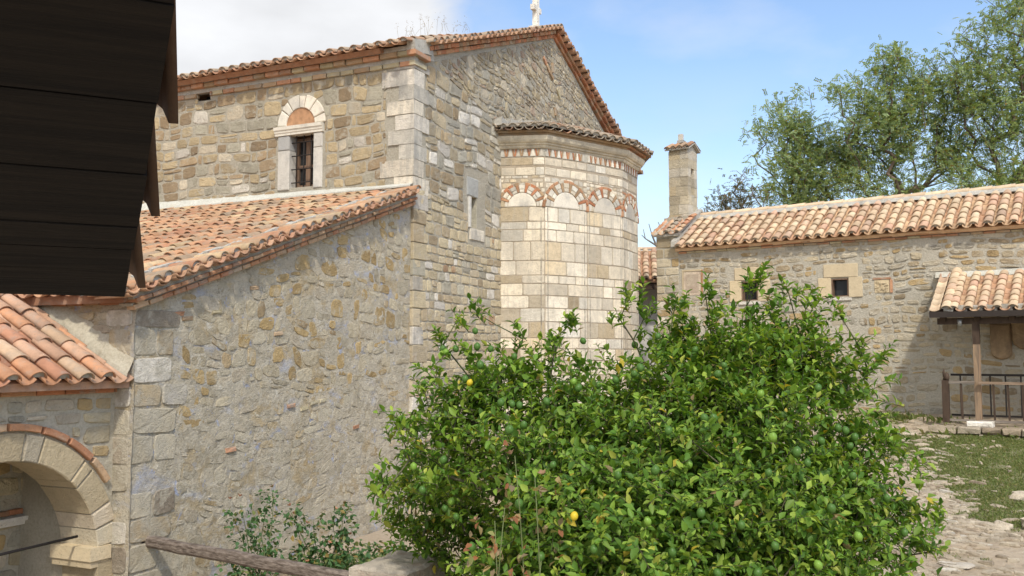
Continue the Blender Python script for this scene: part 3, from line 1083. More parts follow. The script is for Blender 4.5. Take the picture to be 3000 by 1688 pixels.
# --- east wall
rng = R(11)
mb = MB()
SLIT = (2.16, 2.42, 5.29, 5.89)
e_out = [(0, 0), (12.4, 0), (12.4, 7.85), (6.4, ridge_z(6.4) + .1), (0.3, 8.16), (0, 7.95)]
panel(mb, e_out, fe, g=0.12, amp=0.012, nscale=2.5, mat=0, holes=[SLIT], seed=3)
mb.abox(0.2, 12.4, 11.7, 12.0, 0, 9, 0)
mb.prism([(0.2, 11.9, 7.9), (12.4, 11.9, 7.9), (6.4, 11.9, 10.3)], (0, .3, 0), 0)
mb.abox(12.1, 12.395, 0.03, 12.0, 0, 8.0, 0)
apx0, apx1 = 3.45, 9.25
masonry(mb, rng, [(0.02, 0), (3.55, 0), (3.55, 5.35), (0.02, 5.75)], fe, h=(0.13, 0.24), w=(0.16, 0.42), gap=0.016, proud=0.016, mat=1,
        holes=[(2.05, 2.8, 5.0, 6.4)], jit=0.05, wave=0.02, split=0.08, brickrow=0.05, brickmat=4)
masonry(mb, rng, [(0.02, 5.75), (3.55, 5.35), (3.55, 7.55), (2.6, 7.75), (1.0, 8.0), (0.3, 8.1), (0.02, 7.9)], fe, h=(0.18, 0.34), w=(0.2, 0.55), gap=0.022, proud=0.016, mat=2,
        holes=[(1.88, 2.8, 5.0, 6.4), (-.1, .42, 5.6, 8.0)], jit=0.07, wave=0.05, split=0.2, tilt=0.0)
masonry(mb, rng, [(3.3, 7.5), (9.4, 7.5), (12.2, 7.9), (6.4, ridge_z(6.4) - .04), (0.6, 8.1), (1.4, 7.95)], fe, h=(0.09, 0.25), w=(0.12, 0.36), gap=0.014, proud=0.016, mat=3,
        jit=0.15, k=3.0, wave=0.09, split=0.35, tilt=-0.11, sub=10, rough=1.5)
masonry(mb, rng, [(9.1, 0), (12.38, 0), (12.38, 7.8), (9.1, 7.5)], fe, h=(0.15, 0.28), w=(0.2, 0.45), gap=0.02, proud=0.02, mat=1, wave=0.03)
# brick cross patch set in the gable
for (x0, z0, x1, z1, n) in ((5.75, 9.72, 6.35, 9.35, 3), (6.6, 9.2, 6.8, 9.0, 1), (6.3, 9.75, 6.34, 9.5, 1), (6.45, 8.7, 6.48, 8.5, 1)):
    for i in range(n):
        t = (i + .5) / n
        L = math.hypot(x1 - x0, z1 - z0) / n
        d = Vector((x1 - x0, 0, z1 - z0)).normalized()
        mb.box((x0 + (x1 - x0) * t, -.02, z0 + (z1 - z0) * t), d * L * .46, (0, -.025, 0), Vector((-d.z, 0, d.x)) * .045, 4, 0.008, rng, bev=.008)
east_wall = mb.build('east_wall', ['mortar_dark', 'east_lower', 'east_upper', 'gable_stone', 'brick_pale'], church)

# --- corner stones of the nave
mb = MB()
z, i = 5.62, 0
while z < 7.86:
    hh = min(rng.uniform(.25, .3), 7.93 - z)
    wx, wy = (rng.uniform(.25, .36), rng.uniform(.5, .68)) if i % 2 else (rng.uniform(.42, .58), rng.uniform(.28, .4))
    mb.box(((wx - .02) / 2, (wy - .02) / 2, z + hh / 2), ((wx + .02) / 2, 0, 0), (0, (wy + .02) / 2, 0), (0, 0, hh / 2 - .006), 0, 0.007, rng)
    z += hh
    i += 1
z = 0.0
while z < 5.55:
    hh = rng.uniform(.22, .36)
    wx = rng.uniform(.16, .5)
    mb.box((wx / 2 - .005, .05, z + hh / 2), (wx / 2 + .005, 0, 0), (0, -.075, 0), (0, 0, hh / 2 - .008), 1 if rng.random() < .7 else 0, 0.006, rng, bev=.01)
    z += hh
mb.build('corner_stones', ['quoin', 'east_lower'], church)

# --- slit window in the east wall
mb = MB()
u0, u1, v0, v1 = SLIT
mb.abox(u0 - .02, u1 + .02, .3, .32, v0 - .02, v1 + .02, 1)
for q in ((u0 - .02, u0, v0, v1), (u1, u1 + .02, v0, v1)):
    mb.abox(q[0], q[1], .0, .3, q[2], q[3], 2)
mb.abox(u0 - .02, u1 + .02, .001, .3, v0 - .02, v0, 2)
mb.abox(u0 - .02, u1 + .02, .001, .3, v1, v1 + .02, 2)
slit = mb.build('slit_window', ['quoin', 'dark', 'east_lower'], church)
mb = MB()
mb.box((2.24, .03, 6.08), (.24, 0, 0), (0, -.045, 0), (0, 0, .185), 0, .01, rng, bev=.015)
mb.build('lintel', ['grey_dark'], slit)
mb = MB()
mb.box((2.10, .03, 5.58), (.045, 0, 0), (0, -.06, 0), (0, 0, .30), 0, .006, rng, bev=.01)
mb.build('jamb', ['grey_jamb'], slit)
mb = MB()
mb.box((2.42, .03, 5.16), (.3, 0, 0), (0, -.05, 0), (0, 0, .115), 0, .01, rng, bev=.015)
mb.build('sill', ['quoin'], slit)

# --- nave side wall
rng = R(12)
mb = MB()
WIN = (2.12, 2.66, 5.90, 6.88)
ARC = (2.415, 7.06, 0.325, 0.53)
strips = []
for i in range(6):
    za, zb = 7.06 + .53 * i / 6, 7.06 + .53 * (i + 1) / 6
    r = math.sqrt(max(.53 ** 2 - (za - 7.06) ** 2, 0))
    strips.append((2.415 - r, 2.415 + r, za, zb))
VENT = (4.62, 4.95, 7.80, 7.95)
s_out = [(0, 5.4), (12, 5.4), (12, 7.98), (0, 7.98)]
panel(mb, s_out, fs_, g=0.12, amp=0.012, nscale=2.5, mat=0, holes=[WIN, VENT], seed=8)
masonry(mb, rng, [(0.3, 5.72), (12, 5.72), (12, 7.86), (0.3, 7.86)], fs_, h=(0.15, 0.3), w=(0.2, 0.5), gap=0.024, proud=0.014, mat=1,
        holes=[(1.88, 2.98, 5.6, 7.07), VENT, (-.1, .55, 5, 8)] + strips, jit=0.08, wave=0.05, split=0.16, brickrow=0.05, brickmat=2)
mb.build('nave_wall', ['mortar', 'nave_stone', 'brick'], church)
mb = MB()
mb.abox(.0, .3, VENT[0], VENT[1], VENT[2], VENT[2] + .01, 0)
mb.abox(.25, .3, VENT[0], VENT[1], VENT[2], VENT[3], 0)
mb.build('vent_hole', ['dark'], church)

# --- nave window with arch, lintel, jambs, sash and grille
mb = MB()
for (y0, y1) in ((WIN[0] - .2, WIN[0] - .003), (WIN[1] + .003, WIN[1] + .27)):
    z = 5.86
    for hh in (.75, .28):
        mb.box((.09, (y0 + y1) / 2, z + hh / 2), (0, (y1 - y0) / 2, 0), (-.115, 0, 0), (0, 0, hh / 2 - .004), 0, .004, rng, bev=.012)
        z += hh
mb.abox(.02, .25, WIN[0] - .05, WIN[1] + .05, 5.84, 5.898, 0)
win = mb.build('arched_window', ['grey_jamb'], church)
mb = MB()
prof = [(-.12, 6.885), (.045, 6.89), (.05, 6.935), (.062, 6.94), (.068, 6.985), (.085, 6.99), (.095, 7.05), (-.12, 7.055)]
sweep(mb, [(0, 2.99), (0, 1.90)], prof, 0, 1.0)
mb.build('lintel', ['lintel'], win)
mb = MB()
a = 0.02
k = 0
while a < math.pi - .05:
    da = min([.62, .36, .5, .3, .46, .55][k % 6], math.pi - a)
    polar(mb, fs_, ARC[0], ARC[1], ARC[2], ARC[3] + rng.uniform(-.04, .05), a + .02, a + da - .02, .03 + rng.uniform(0, .012), 0, depth=.2)
    a += da
    k += 1
mb.build('arch', ['lintel'], win)
mb = MB()
pts = [(-.012, ARC[0] + .34 * math.cos(t), ARC[1] + .34 * math.sin(t)) for t in [math.pi * i / 14 for i in range(15)]]
mb.add(pts, [tuple(range(15))], 0)
mb.build('tympanum', ['terracotta'], win)
mb = MB()
y0, y1, z0, z1 = WIN
mb.abox(.25, .27, y0 - .03, y1 + .03, z0, z1, 1)
for yy in (y0 + .03, (y0 + y1) / 2 - .02, (y0 + y1) / 2 + .03, y1 - .03):
    mb.abox(.2, .25, yy - .025, yy + .025, z0 + .01, z1 - .01, 0)
for zz in (z0 + .045, z0 + .42, z1 - .05):
    mb.abox(.205, .25, y0, y1, zz - .03, zz + .03, 0)
sash = mb.build('sash', ['sash_wood', 'pane'], win)
mb = MB()
for i in range(3):
    yy = y0 + (y1 - y0) * (i + .6) / 3.2
    mb.tube([(.06, yy, z0 - .02), (.06, yy, z1 + .02)], .011, 5)
for i in range(4):
    zz = z0 + .1 + (z1 - z0 - .15) * i / 3.3
    mb.tube([(.055, y0 - .03, zz), (.055, y1 + .03, zz)], .011, 5)
mb.build('grille', ['iron'], win)

# --- nave eave cornice
mb = MB()
brick_row(mb, rng, (0, -.04, 7.87), (0, 1, 0), (-1, 0, 0), (0, 0, 1), 4.65, .3, .085, .05, .02, 0)
brick_row(mb, rng, (0, 4.95, 7.87), (0, 1, 0), (-1, 0, 0), (0, 0, 1), 7, .3, .085, .05, .02, 0)
brick_row(mb, rng, (0, -.1, 8.03), (0, 1, 0), (-1, 0, 0), (0, 0, 1), 12.1, .32, .09, .13, .02, 0)
mb.abox(-.03, .1, -.03, 12, 7.95, 8.03, 1)
mb.abox(-.12, .1, -.09, 12, 8.12, 8.2, 1)
brick_row(mb, rng, (-.05, 0, 7.87), (1, 0, 0), (0, -1, 0), (0, 0, 1), .42, .42, .09, .05, .0, 0)
brick_row(mb, rng, (-.14, 0, 8.03), (1, 0, 0), (0, -1, 0), (0, 0, 1), .55, .55, .09, .12, .0, 0)
mb.box((.16, -.02, 8.24), (.3, 0, .06), (0, .09, 0), (-.02, 0, .12), 1, .015, rng)
mb.build('eave_cornice', ['brick_pale', 'tile_mortar'], church)

# --- nave roof
rng = R(13)
mb = MB()
sl = Vector((1, 0, .345)).normalized()
nn = Vector((-sl.z, 0, sl.x))
Ln = (6.4 + .3) / sl.x
mb.prism([(-.28, .55, 8.17), (6.4, .55, 8.17 + 6.68 * .345), (6.4, .55, 8.3 + 6.68 * .345 - .26), (-.2, .55, 8.1)], (0, 11.6, 0), 1)
mb.prism([(13.08, .55, 8.17), (6.4, .55, 8.17 + 6.68 * .345), (6.4, .55, 8.05 + 6.68 * .345), (13.0, .55, 8.1)], (0, 11.6, 0), 1)
tile_field(mb, rng, (-.34, .02, 8.16), (0, 1, 0), sl, nn, 12.0, 2.2, .25, .34, .44, .095, (0, 1, 2), .01)
tile_field(mb, rng, (-.34 + 2.1 * sl.x, .8, 8.16 + 2.1 * sl.z), (0, 1, 0), sl, nn, 11.2, 4.9, .25, .45, .55, .095, (0, 1, 2), .01, cap_first=False, pan=False)
tile_field(mb, rng, (13.14, 12.0, 8.16), (0, -1, 0), (-sl.x, 0, sl.z), (sl.z, 0, sl.x), 11.2, 7, .25, .5, .6, .095, (0, 1, 2), .01, pan=False)
for i in range(28):
    barrel(mb, (6.4, .7 + .4 * i, 10.50), (6.4, 1.2 + .4 * i, 10.48), (1, 0, 0), (0, 0, 1), .12, .11, mat=0)
nave_roof = mb.build('nave_roof', ['tile_nave', 'tile_pan', 'tile_mortar'], church)

# --- gable coping: brick courses and a verge of tiles along both rakes
mb = MB()
for sg in (1, -1):
    X = lambda x: x if sg > 0 else 12.8 - x
    d = Vector((sg * 1, 0, .372)).normalized()
    up = Vector((-sg * d.z, 0, abs(d.x)))
    Lr = (6.4 - .42) / abs(d.x)
    o = Vector((X(.42), 0, 8.18 - .033))
    if sg < 0:
        Lr += .35
        o -= d * .35
    brick_row(mb, rng, o, d, (0, -1, 0), up, Lr, .17, .085, .055, .006, 3)
    brick_row(mb, rng, o + up * .09, d, (0, -1, 0), up, Lr, .17, .085, .12, .006, 3)
    mb.prism([o + up * .15 + Vector((0, .0, 0)), o + up * .15 + d * Lr, o + up * .24 + d * Lr, o + up * .24], (0, .75, 0), 2)
    mb.prism([o - up * .3 + Vector((0, .05, 0)), o - up * .3 + d * Lr + Vector((0, .05, 0)), o + up * .2 + d * Lr + Vector((0, .05, 0)), o + up * .2 + Vector((0, .05, 0))], (0, .62, 0), 2)
    tile_field(mb, rng, o + up * .19 + Vector((0, -.23, 0)), d, (0, 1, .02), up, Lr, .95, .25, .46, .52, .1, (0, 1, 2), .012, ragged=.3)
    # mortar lumps closing the lower end
    mb.box(o + up * .05 + Vector((-sg * .05, .3, .02)), d * .16, (0, .36, 0), up * .16, 2, .04, rng)
barrel(mb, (6.4, -.24, 10.58), (6.4, .3, 10.6), (1, 0, 0), (0, 0, 1), .14, .13, mat=0, cap=2)
barrel(mb, (6.4, .2, 10.60), (6.4, .75, 10.62), (1, 0, 0), (0, 0, 1), .14, .13, mat=0)
mb.build('gable_coping', ['tile_nave', 'tile_pan', 'tile_mortar', 'brick'], church)

# --- white cross on the gable
mb = MB()
cx_, cy_, cz_ = 6.35, .42, 10.66
mb.box((cx_, cy_, cz_ + .42), (.068, 0, 0), (0, .06, 0), (0, 0, .42), 0, .004, rng)
for s_ in (-1, 1):
    mb.box((cx_ + s_ * .142, cy_, cz_ + .47), (.074, 0, 0), (0, .055, 0), (0, 0, .062), 0, .004, rng)
mb.box((cx_, cy_, cz_ - .02), (.14, 0, 0), (0, .13, 0), (0, 0, .05), 0, .006, rng)
mb.build('cross', ['white_stone'], church)

# --- aisle: east wall, side wall, corner stones, cornice, roof, mortar fillet
rng = R(14)
mb = MB()
az = lambda x: 3.40 + .345 * (x + 5.82)
a_out = [(-6.03, 0), (0.0, 0), (0.0, az(0) + .05), (-6.03, az(-6.03) + .05)]
HOLE = (-5.82, -5.68, .60, .76)
panel(mb, a_out, fa, g=0.028, amp=0.013, nscale=7.0, mat=0, holes=[HOLE], seed=21)
masonry(mb, rng, [(-5.3, 1.9), (-.02, 2.6), (-.02, az(0) - .02), (-5.3, az(-5.3) - .05)], fa, h=(0.12, 0.28), w=(0.14, 0.42), gap=0.02, proud=0.006, mat=1,
        jit=0.15, k=3.4, wave=0.1, split=0.35, skip=0.25, sub=12, rough=1.2, inset=(.88, .97))
masonry(mb, rng, [(-5.3, 0.0), (-.02, 0.0), (-.02, 2.6), (-5.3, 1.9)], fa, h=(0.1, 0.22), w=(0.14, 0.42), gap=0.016, proud=0.004, mat=5,
        jit=0.16, k=3.4, wave=0.1, split=0.4, skip=0.3, sub=12, rough=1.2, inset=(.88, .97))
for (x, z) in ((-2.9, 2.05), (-2.68, 2.12), (-2.46, 2.14), (-3.2, 2.1), (-4.4, 1.6), (-1.6, 1.7), (-4.0, 3.7), (-4.7, 3.35), (-5.35, 3.3), (-5.2, 3.25), (-3.5, 3.1), (-.55, 4.95)):
    mb.box((x, .035, z), (.085, 0, .008), (0, -.018, 0), (0, 0, .026), 2, .012, rng, bev=.008)
mb.abox(HOLE[0], HOLE[1], .34, .36, HOLE[2], HOLE[3], 3)
panel(mb, [(0, 0), (8, 0), (8, 3.5), (0, 3.5)], fq, g=0.09, amp=0.02, nscale=2.5, mat=0, seed=31)
masonry(mb, rng, [(0.2, 2.0), (8, 2.0), (8, 3.3), (0.2, 3.3)], fq, h=(0.16, 0.3), w=(0.25, 0.55), gap=0.04, proud=0.014, mat=4, jit=0.14, k=3, wave=0.06, skip=.12, rough=1.4)
mb.build('aisle_wall', ['aisle_plaster', 'aisle_stone', 'brick_pale', 'dark', 'aisle_quoin', 'aisle_low'], church)
mb = MB()
z, i = 0.0, 0
while z < 3.3:
    hh = min(rng.uniform(.2, .36), 3.34 - z)
    wx, wy = (rng.uniform(.3, .45), rng.uniform(.3, .5)) if i % 2 else (rng.uniform(.5, .75), rng.uniform(.3, .5))
    x0 = -6.025
    for part in range(2):
        ww = wx if part == 0 else rng.uniform(.2, .4)
        if x0 + ww < -5.15 and rng.random() < (.95 if part == 0 else .6):
            add_stone(mb, stone_poly(rng, x0, x0 + ww, z + .01, z + hh - .01, 6, .035, 16), fa, .014, 0, rng, rough=1.0, inset=(.9, .96))
        x0 += ww + .02
    if rng.random() < .9:
        add_stone(mb, stone_poly(rng, .04, .04 + wy, z + .01, z + hh - .01, 6, .035, 16), fq, .014, 0, rng, rough=1.0, inset=(.9, .96))
    z += hh
    i += 1
mb.build('aisle_corner_stones', ['aisle_quoin'], church)

mb = MB()
d = Vector((1, 0, .345)).normalized()
up = Vector((-d.z, 0, d.x))
o = Vector((-6.1, 0, az(-6.1)))
La = 6.1 / d.x
brick_row(mb, rng, o, d, (0, -1, 0), up, La, .2, .06, .07, .018, 0)
brick_row(mb, rng, o + up * .085, d, (0, -1, 0), up, La, .22, .05, .12, .018, 0)
mb.prism([o + up * .05 + Vector((0, -.04, 0)), o + up * .05 + d * La + Vector((0, -.04, 0)), o + up * .085 + d * La + Vector((0, -.04, 0)), o + up * .085 + Vector((0, -.04, 0))], (0, .2, 0), 1)
mb.prism([o + up * .13 + Vector((0, -.09, 0)), o + up * .13 + d * La + Vector((0, -.09, 0)), o + up * .22 + d * La + Vector((0, -.09, 0)), o + up * .22 + Vector((0, -.09, 0))], (0, .3, 0), 1)
brick_row(mb, rng, (-6.03, -.08, 3.38), (0, 1, 0), (-1, 0, 0), (0, 0, 1), 7.6, .3, .06, .06, .02, 0)
brick_row(mb, rng, (-6.03, -.1, 3.46), (0, 1, 0), (-1, 0, 0), (0, 0, 1), 7.6, .3, .055, .11, .02, 0)
mb.abox(-6.1, -5.9, -.05, 7.6, 3.515, 3.60, 1)
mb.build('aisle_cornice', ['brick_mix', 'mortar'], church)

mb = MB()
zr = lambda x: 3.64 + .345 * (x + 5.82)
o = Vector((-6.28, .42, zr(-6.28)))
Lr = 6.25 / d.x
mb.prism([(-6.2, .0, zr(-6.2) - .02), (0, .0, zr(0) - .02), (0, .0, zr(0) - .12), (-6.2, 0, zr(-6.2) - .12)], (0, 12, 0), 1)
tile_field(mb, rng, o, (0, 1, 0), d, up, 11.5, Lr, .235, .33, .43, .09, (0, 1, 2), .021, ragged=.6, cap_all=True)
ov = Vector((-6.34, -.19, zr(-6.34) - .01))
tile_field(mb, rng, ov, d, (0, 1, .0), up, Lr + .05, .5, .235, .6, .52, .095, (0, 1, 2), .014, ragged=.4)
tile_field(mb, rng, ov - up * .035 + Vector((0, .03, 0)), d, (0, 1, .0), up, Lr + .05, .4, .235, .6, .4, .09, (1, 1, 2), .012)
for i in range(22):
    t = (i + .5) / 22 * Lr
    mb.box(ov + d * t + Vector((0, .55, 0)) + up * .05, d * .17, (0, .1 + rng.uniform(-.03, .03), 0), up * .035, 2, .025, rng)
mb.build('aisle_roof', ['tile_old', 'tile_pan', 'tile_mortar'], church)

mb = MB()
n = 40
vs = []
for i in range(n + 1):
    y = -.02 + 12 * i / n
    w_ = .02 + .006 * mn.noise((y * 3, 0, 0))
    top = 5.79 + .012 * min(y, 6) + .012 * mn.noise((y * 2, 3, 0))
    low = 5.735 + .01 * mn.noise((y * 2.5, 6, 0)) - .006 * min(y, 6)
    vs += [(-.005, y, top), (-.035 - w_, y, (top + low) / 2 + .01), (-.13, y, low), (-.13, y, low - .025), (.02, y, low - .06)]
fs = []
for i in range(n):
    for j in range(4):
        fs.append((i * 5 + j, i * 5 + j + 1, i * 5 + 6 + j, i * 5 + 5 + j))
mb.add(vs, fs, 0)
mb.build('mortar_fillet', ['fillet'], church)

# --- apse
rng = R(15)
AP = [(3.51, .02), (3.78, -.88), (4.763, -1.441), (5.80, -1.895), (6.90, -1.895), (7.937, -1.441), (8.92, -.88), (9.19, .02)]
RIN = [.30, .35, .35, .36, .35, .35, .30]
ROUT = [.455, .545, .535, .54, .535, .545, .455]
ZS = 5.87
HTS = [.31, .16, .25, .40, .30, .17, .25, .26, .28, .33, .22, .25, .3, .2, .3, .28, .3, .2, .3, .3, .3, .3, .3]
mb = MB()
for i in range(7):
    (x0, y0), (x1, y1) = AP[i], AP[i + 1]
    L = math.hypot(x1 - x0, y1 - y0)
    dx, dy = (x1 - x0) / L, (y1 - y0) / L
    ox, oy = dy, -dx
    fm = (lambda x0, y0, dx, dy, ox, oy: lambda u, v, h: (x0 + dx * u + ox * h, y0 + dy * u + oy * h, v))(x0, y0, dx, dy, ox, oy)
    panel(mb, [(0, 0), (L, 0), (L, 7.35), (0, 7.35)], fm, g=.3, amp=0.0, mat=1)
    hid = i > 4
    # coursed blocks under the springing
    z = ZS
    for q, hh in enumerate(HTS):
        z -= hh
        if z < 0:
            break
        u = -.001
        while u < L - .01:
            ww = rng.uniform(.28, .62)
            if L - u - ww < .18:
                ww = L - u
            if not hid or q < 4:
                g_ = rng.uniform(.003, .008)
                p = stone_poly(rng, u + g_, u + ww - g_, z + g_, z + hh - g_ * 1.3, 14, .012, 18)
                add_stone(mb, p, fm, .011, 0, rng, depth=.02, rough=.7, inset=(.93, .97))
            u += ww
    # above the arches
    for z0, z1 in ((6.52, 6.70), (6.70, 6.735), (6.735, 6.90)):
        if z1 - z0 < .06:
            continue
        u = -.001
        while u < L - .01:
            ww = rng.uniform(.24, .5)
            if L - u - ww < .16:
                ww = L - u
            p = stone_poly(rng, u + .006, u + ww - .006, z0 + .006, z1 - .006, 12, .015, 14)
            add_stone(mb, p, fm, .012, 0, rng, depth=.02, rough=.5)
            u += ww
    # rubble behind the arches
    masonry(mb, rng, [(0, ZS), (L, ZS), (L, 6.52), (0, 6.52)], fm, h=(.07, .12), w=(.1, .25), gap=.02, proud=.006, mat=0, jit=.1, brickrow=.12, brickmat=2, wave=.01)
    # arch
    cu, ri, ro = L / 2, RIN[i], ROUT[i]
    disc = [(cu + ri * math.cos(math.pi * k / 14), ZS + ri * math.sin(math.pi * k / 14)) for k in range(15)]
    add_stone(mb, disc, fm, .016, 3, rng, depth=.02, rough=.3)
    nv = 7
    a = 0.0
    seq = []
    for k in range(nv):
        seq.append((math.pi - nv * 0 - (nv - 1) * .155) / nv)
        if k < nv - 1:
            seq.append(.155)
    rm = (ri + ro) / 2 - .01
    for k, da in enumerate(seq):
        if k % 2 == 0:
            polar(mb, fm, cu, ZS, ri + .006, rm - .006, a + .012, a + da - .012, .026, 3 if rng.random() < .75 else 0, depth=.02, bev=.006)
            polar(mb, fm, cu, ZS, rm + .006, ro, a + .012, a + da - .012, .022, 3 if rng.random() < .7 else 0, depth=.02, bev=.006)
        else:
            polar(mb, fm, cu, ZS, ri + .004, ro + .005, a + .012, a + da - .012, .024, 2, depth=.02, bev=.004)
        a += da
    # outer brick hood
    nb = 13
    for k in range(nb):
        a0, a1 = math.pi * k / nb, math.pi * (k + 1) / nb
        if rng.random() < .05:
            continue
        polar(mb, fm, cu, ZS - .02, ro + .016, ro + .075, a0 + .015, a1 - .015, .02 + .004 * (i % 2), 2 if rng.random() < .88 else 0, depth=.02, bev=.005)
    # saw-tooth band of brick and white stone
    z0, z1 = 6.92, 7.09
    mb.box(fm(L / 2, (z0 + z1) / 2, 0), (dx * L / 2, dy * L / 2, 0), (ox * .006, oy * .006, 0), (0, 0, (z1 - z0) / 2), 4)
    u = .02
    up_ = True
    while u < L - .07:
        ww = rng.uniform(.06, .1)
        if up_:
            mb.prism([fm(u, z0 + .008, .004), fm(u + ww, z0 + .008, .004), fm(u + ww * .7, z1 - .01, .004), fm(u + ww * .3, z1 - .01, .004)], (ox * .014, oy * .014, 0), 3)
        else:
            for s_ in (0, 1):
                lean = .02 if s_ else -.02
                b0 = u + (.006 if not s_ else ww * .55)
                mb.prism([fm(b0 - lean * .6, z0 + .01, .004), fm(b0 + ww * .36 - lean * .6, z0 + .01, .004), fm(b0 + ww * .36 + lean * .6, z1 - .01, .004), fm(b0 + lean * .6, z1 - .01, .004)], (ox * .012, oy * .012, 0), 2)
        u += ww
        up_ = not up_
apse = mb.build('apse', ['ashlar', 'mortar_joint', 'brick', 'moulding_plain' if 'moulding_plain' in M else 'lintel', 'mortar_chapel'], church)
# slender paired shafts on the arrises
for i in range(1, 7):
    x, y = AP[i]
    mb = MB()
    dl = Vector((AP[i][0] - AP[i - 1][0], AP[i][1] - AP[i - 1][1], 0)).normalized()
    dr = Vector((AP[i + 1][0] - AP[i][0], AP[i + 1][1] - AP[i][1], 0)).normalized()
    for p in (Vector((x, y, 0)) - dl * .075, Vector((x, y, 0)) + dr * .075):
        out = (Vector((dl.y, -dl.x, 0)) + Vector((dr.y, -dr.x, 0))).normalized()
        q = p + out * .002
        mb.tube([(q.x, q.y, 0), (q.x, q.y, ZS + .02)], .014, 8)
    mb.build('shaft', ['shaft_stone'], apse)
mb = MB()
CPATH = [(3.48, 0.05), AP[1], AP[3], AP[4], AP[6], (9.22, 0.05)]
prof = [(-.1, 7.08), (.035, 7.085), (.06, 7.115), (.06, 7.14), (.095, 7.155), (.10, 7.185), (.14, 7.20), (.17, 7.24), (.185, 7.30), (.185, 7.325), (-.1, 7.33)]
sweep(mb, CPATH, prof, 0, 1.0)
prof = [(-.1, 7.33), (.13, 7.333), (.14, 7.38), (.21, 7.385), (.22, 7.43), (-.1, 7.435)]
sweep(mb, CPATH, prof, 1, 1.0)
mb.build('apse_cornice', ['moulding', 'brick_pale'], apse)
mb = MB()
apex = Vector((6.35, .0, 8.30))
pts = []
EO = .34
for i, p in enumerate(CPATH):
    c = Vector((6.35, .3, 0))
    v = Vector((p[0], p[1], 0)) - c
    pts.append(c + v * (1 + EO / v.length) + Vector((0, 0, 7.42)))
for i in range(len(pts) - 1):
    A, B = pts[i], pts[i + 1]
    mb.add([A, B, apex], [(0, 1, 2)], 1)
    L = (B - A).length
    n_ = max(1, int(round(L / .235)))
    for k in range(n_ + (1 if i == len(pts) - 2 else 0)):
        P0 = A + (B - A) * (k / n_)
        s_ = (apex - P0)
        tot = s_.length
        s_.normalize()
        e_ = (B - A).normalized()
        n__ = e_.cross(s_).normalized()
        if n__.z < 0:
            n__ = -n__
        e_ = s_.cross(n__).normalized()
        for row in range(5):
            t0 = row * .34 + rng.uniform(-.02, .02)
            f_ = 1 - .75 * t0 / tot
            P = P0 + s_ * t0
            Q = P0 + s_ * (t0 + .43)
            if P.y > -.05 and row > 0:
                continue
            rr = .098 * f_ * rng.uniform(.95, 1.06)
            barrel(mb, P + n__ * .055, Q + n__ * .03, e_, n__, rr, rr * .85, mat=0, cap=2 if row == 0 else None)
            if row < 3:
                Pm = P + (B - A).normalized() * (.118 * f_)
                Qm = Q + (B - A).normalized() * (.1 * f_)
                barrel(mb, Pm + n__ * .05, Qm + n__ * .035, e_, n__, .098 * f_, .085 * f_, arc=2.6, seg=5, mat=0, invert=True)
for i in range(26):
    x = 3.35 + 6 * i / 25
    z = 7.60 + .62 * (1 - abs(x - 6.35) / 3.0)
    mb.box((x, -.06, z - .02), (.16, 0, 0), (0, .12, 0), (0, 0, .08), 2, .04, rng)
mb.build('apse_roof', ['tile_grey', 'tile_pan', 'tile_mortar'], apse)

# ------------------------------------------------------------------ porch
rng = R(16)
porch = thing('porch', 'low stone porch with an arched opening and orange barrel tile roof', 'porch', (CH_O[0], CH_O[1], 0), CH_A)
PY = .27
fp = lambda u, v, h: (u, PY - h, v)
ACX, ACZ, AR0, AR1 = -7.38, .593, 1.147, 1.44
hol = []
for i in range(14):
    za, zb = ACZ + 1.5 * i / 14, ACZ + 1.5 * (i + 1) / 14
    r = math.sqrt(max(1.5 ** 2 - za ** 2 + 2 * za * ACZ - ACZ ** 2, 0))
    hol.append((ACX - r, ACX + r, za, zb))
hol.append((ACX - 1.14, ACX + 1.14, -1, ACZ))
hol2 = []
for i in range(20):
    za, zb = ACZ + 1.3 * i / 20, ACZ + 1.3 * (i + 1) / 20
    r = math.sqrt(max(1.3 ** 2 - (za - ACZ) ** 2, 0))
    hol2.append((ACX - r, ACX + r, za, zb))
hol2.append((ACX - 1.14, ACX + 1.14, -1, ACZ))
mb = MB()
po = [(-10.5, 0), (-6.04, 0), (-6.04, 2.4), (-10.5, 2.4)]
panel(mb, po, fp, g=.12, amp=.01, nscale=3, mat=0, holes=hol2, seed=5)
masonry(mb, rng, [(-10.5, 0), (-6.10, 0), (-6.10, 2.34), (-10.5, 2.34)], fp, h=(.14, .24), w=(.2, .48), gap=.03, proud=.016, mat=1, holes=hol, jit=.07, wave=.02, split=.15)
# inner faces and back wall of the recess
panel(mb, [(-10, 0), (-6.03, 0), (-6.03, 2.3), (-10, 2.3)], lambda u, v, h: (u, 1.55 - h, v), g=.15, amp=.02, nscale=3, mat=0, seed=9)
masonry(mb, rng, [(-10, 0), (-6.05, 0), (-6.05, 2.2), (-10, 2.2)], lambda u, v, h: (u, 1.55 - h, v), h=(.14, .24), w=(.2, .5), gap=.03, proud=.02, mat=1, jit=.08)
mb.abox(-6.2, -6.0, PY + .01, 1.55, 0, 2.3, 0)
mb.abox(-10.5, -6.04, PY + .02, 1.6, 2.2, 2.3, 0)
mb.abox(-10.5, -10.3, PY + .02, 4, 0, 2.3, 0)
mb.build('porch_wall', ['mortar_porch', 'porch_stone'], porch)
mb = MB()
cut = [0.08, .26, .42, .74, .84, 1.26, 1.42, 1.86, 2.2, 2.55, 2.85, math.pi]
a0 = 0.0
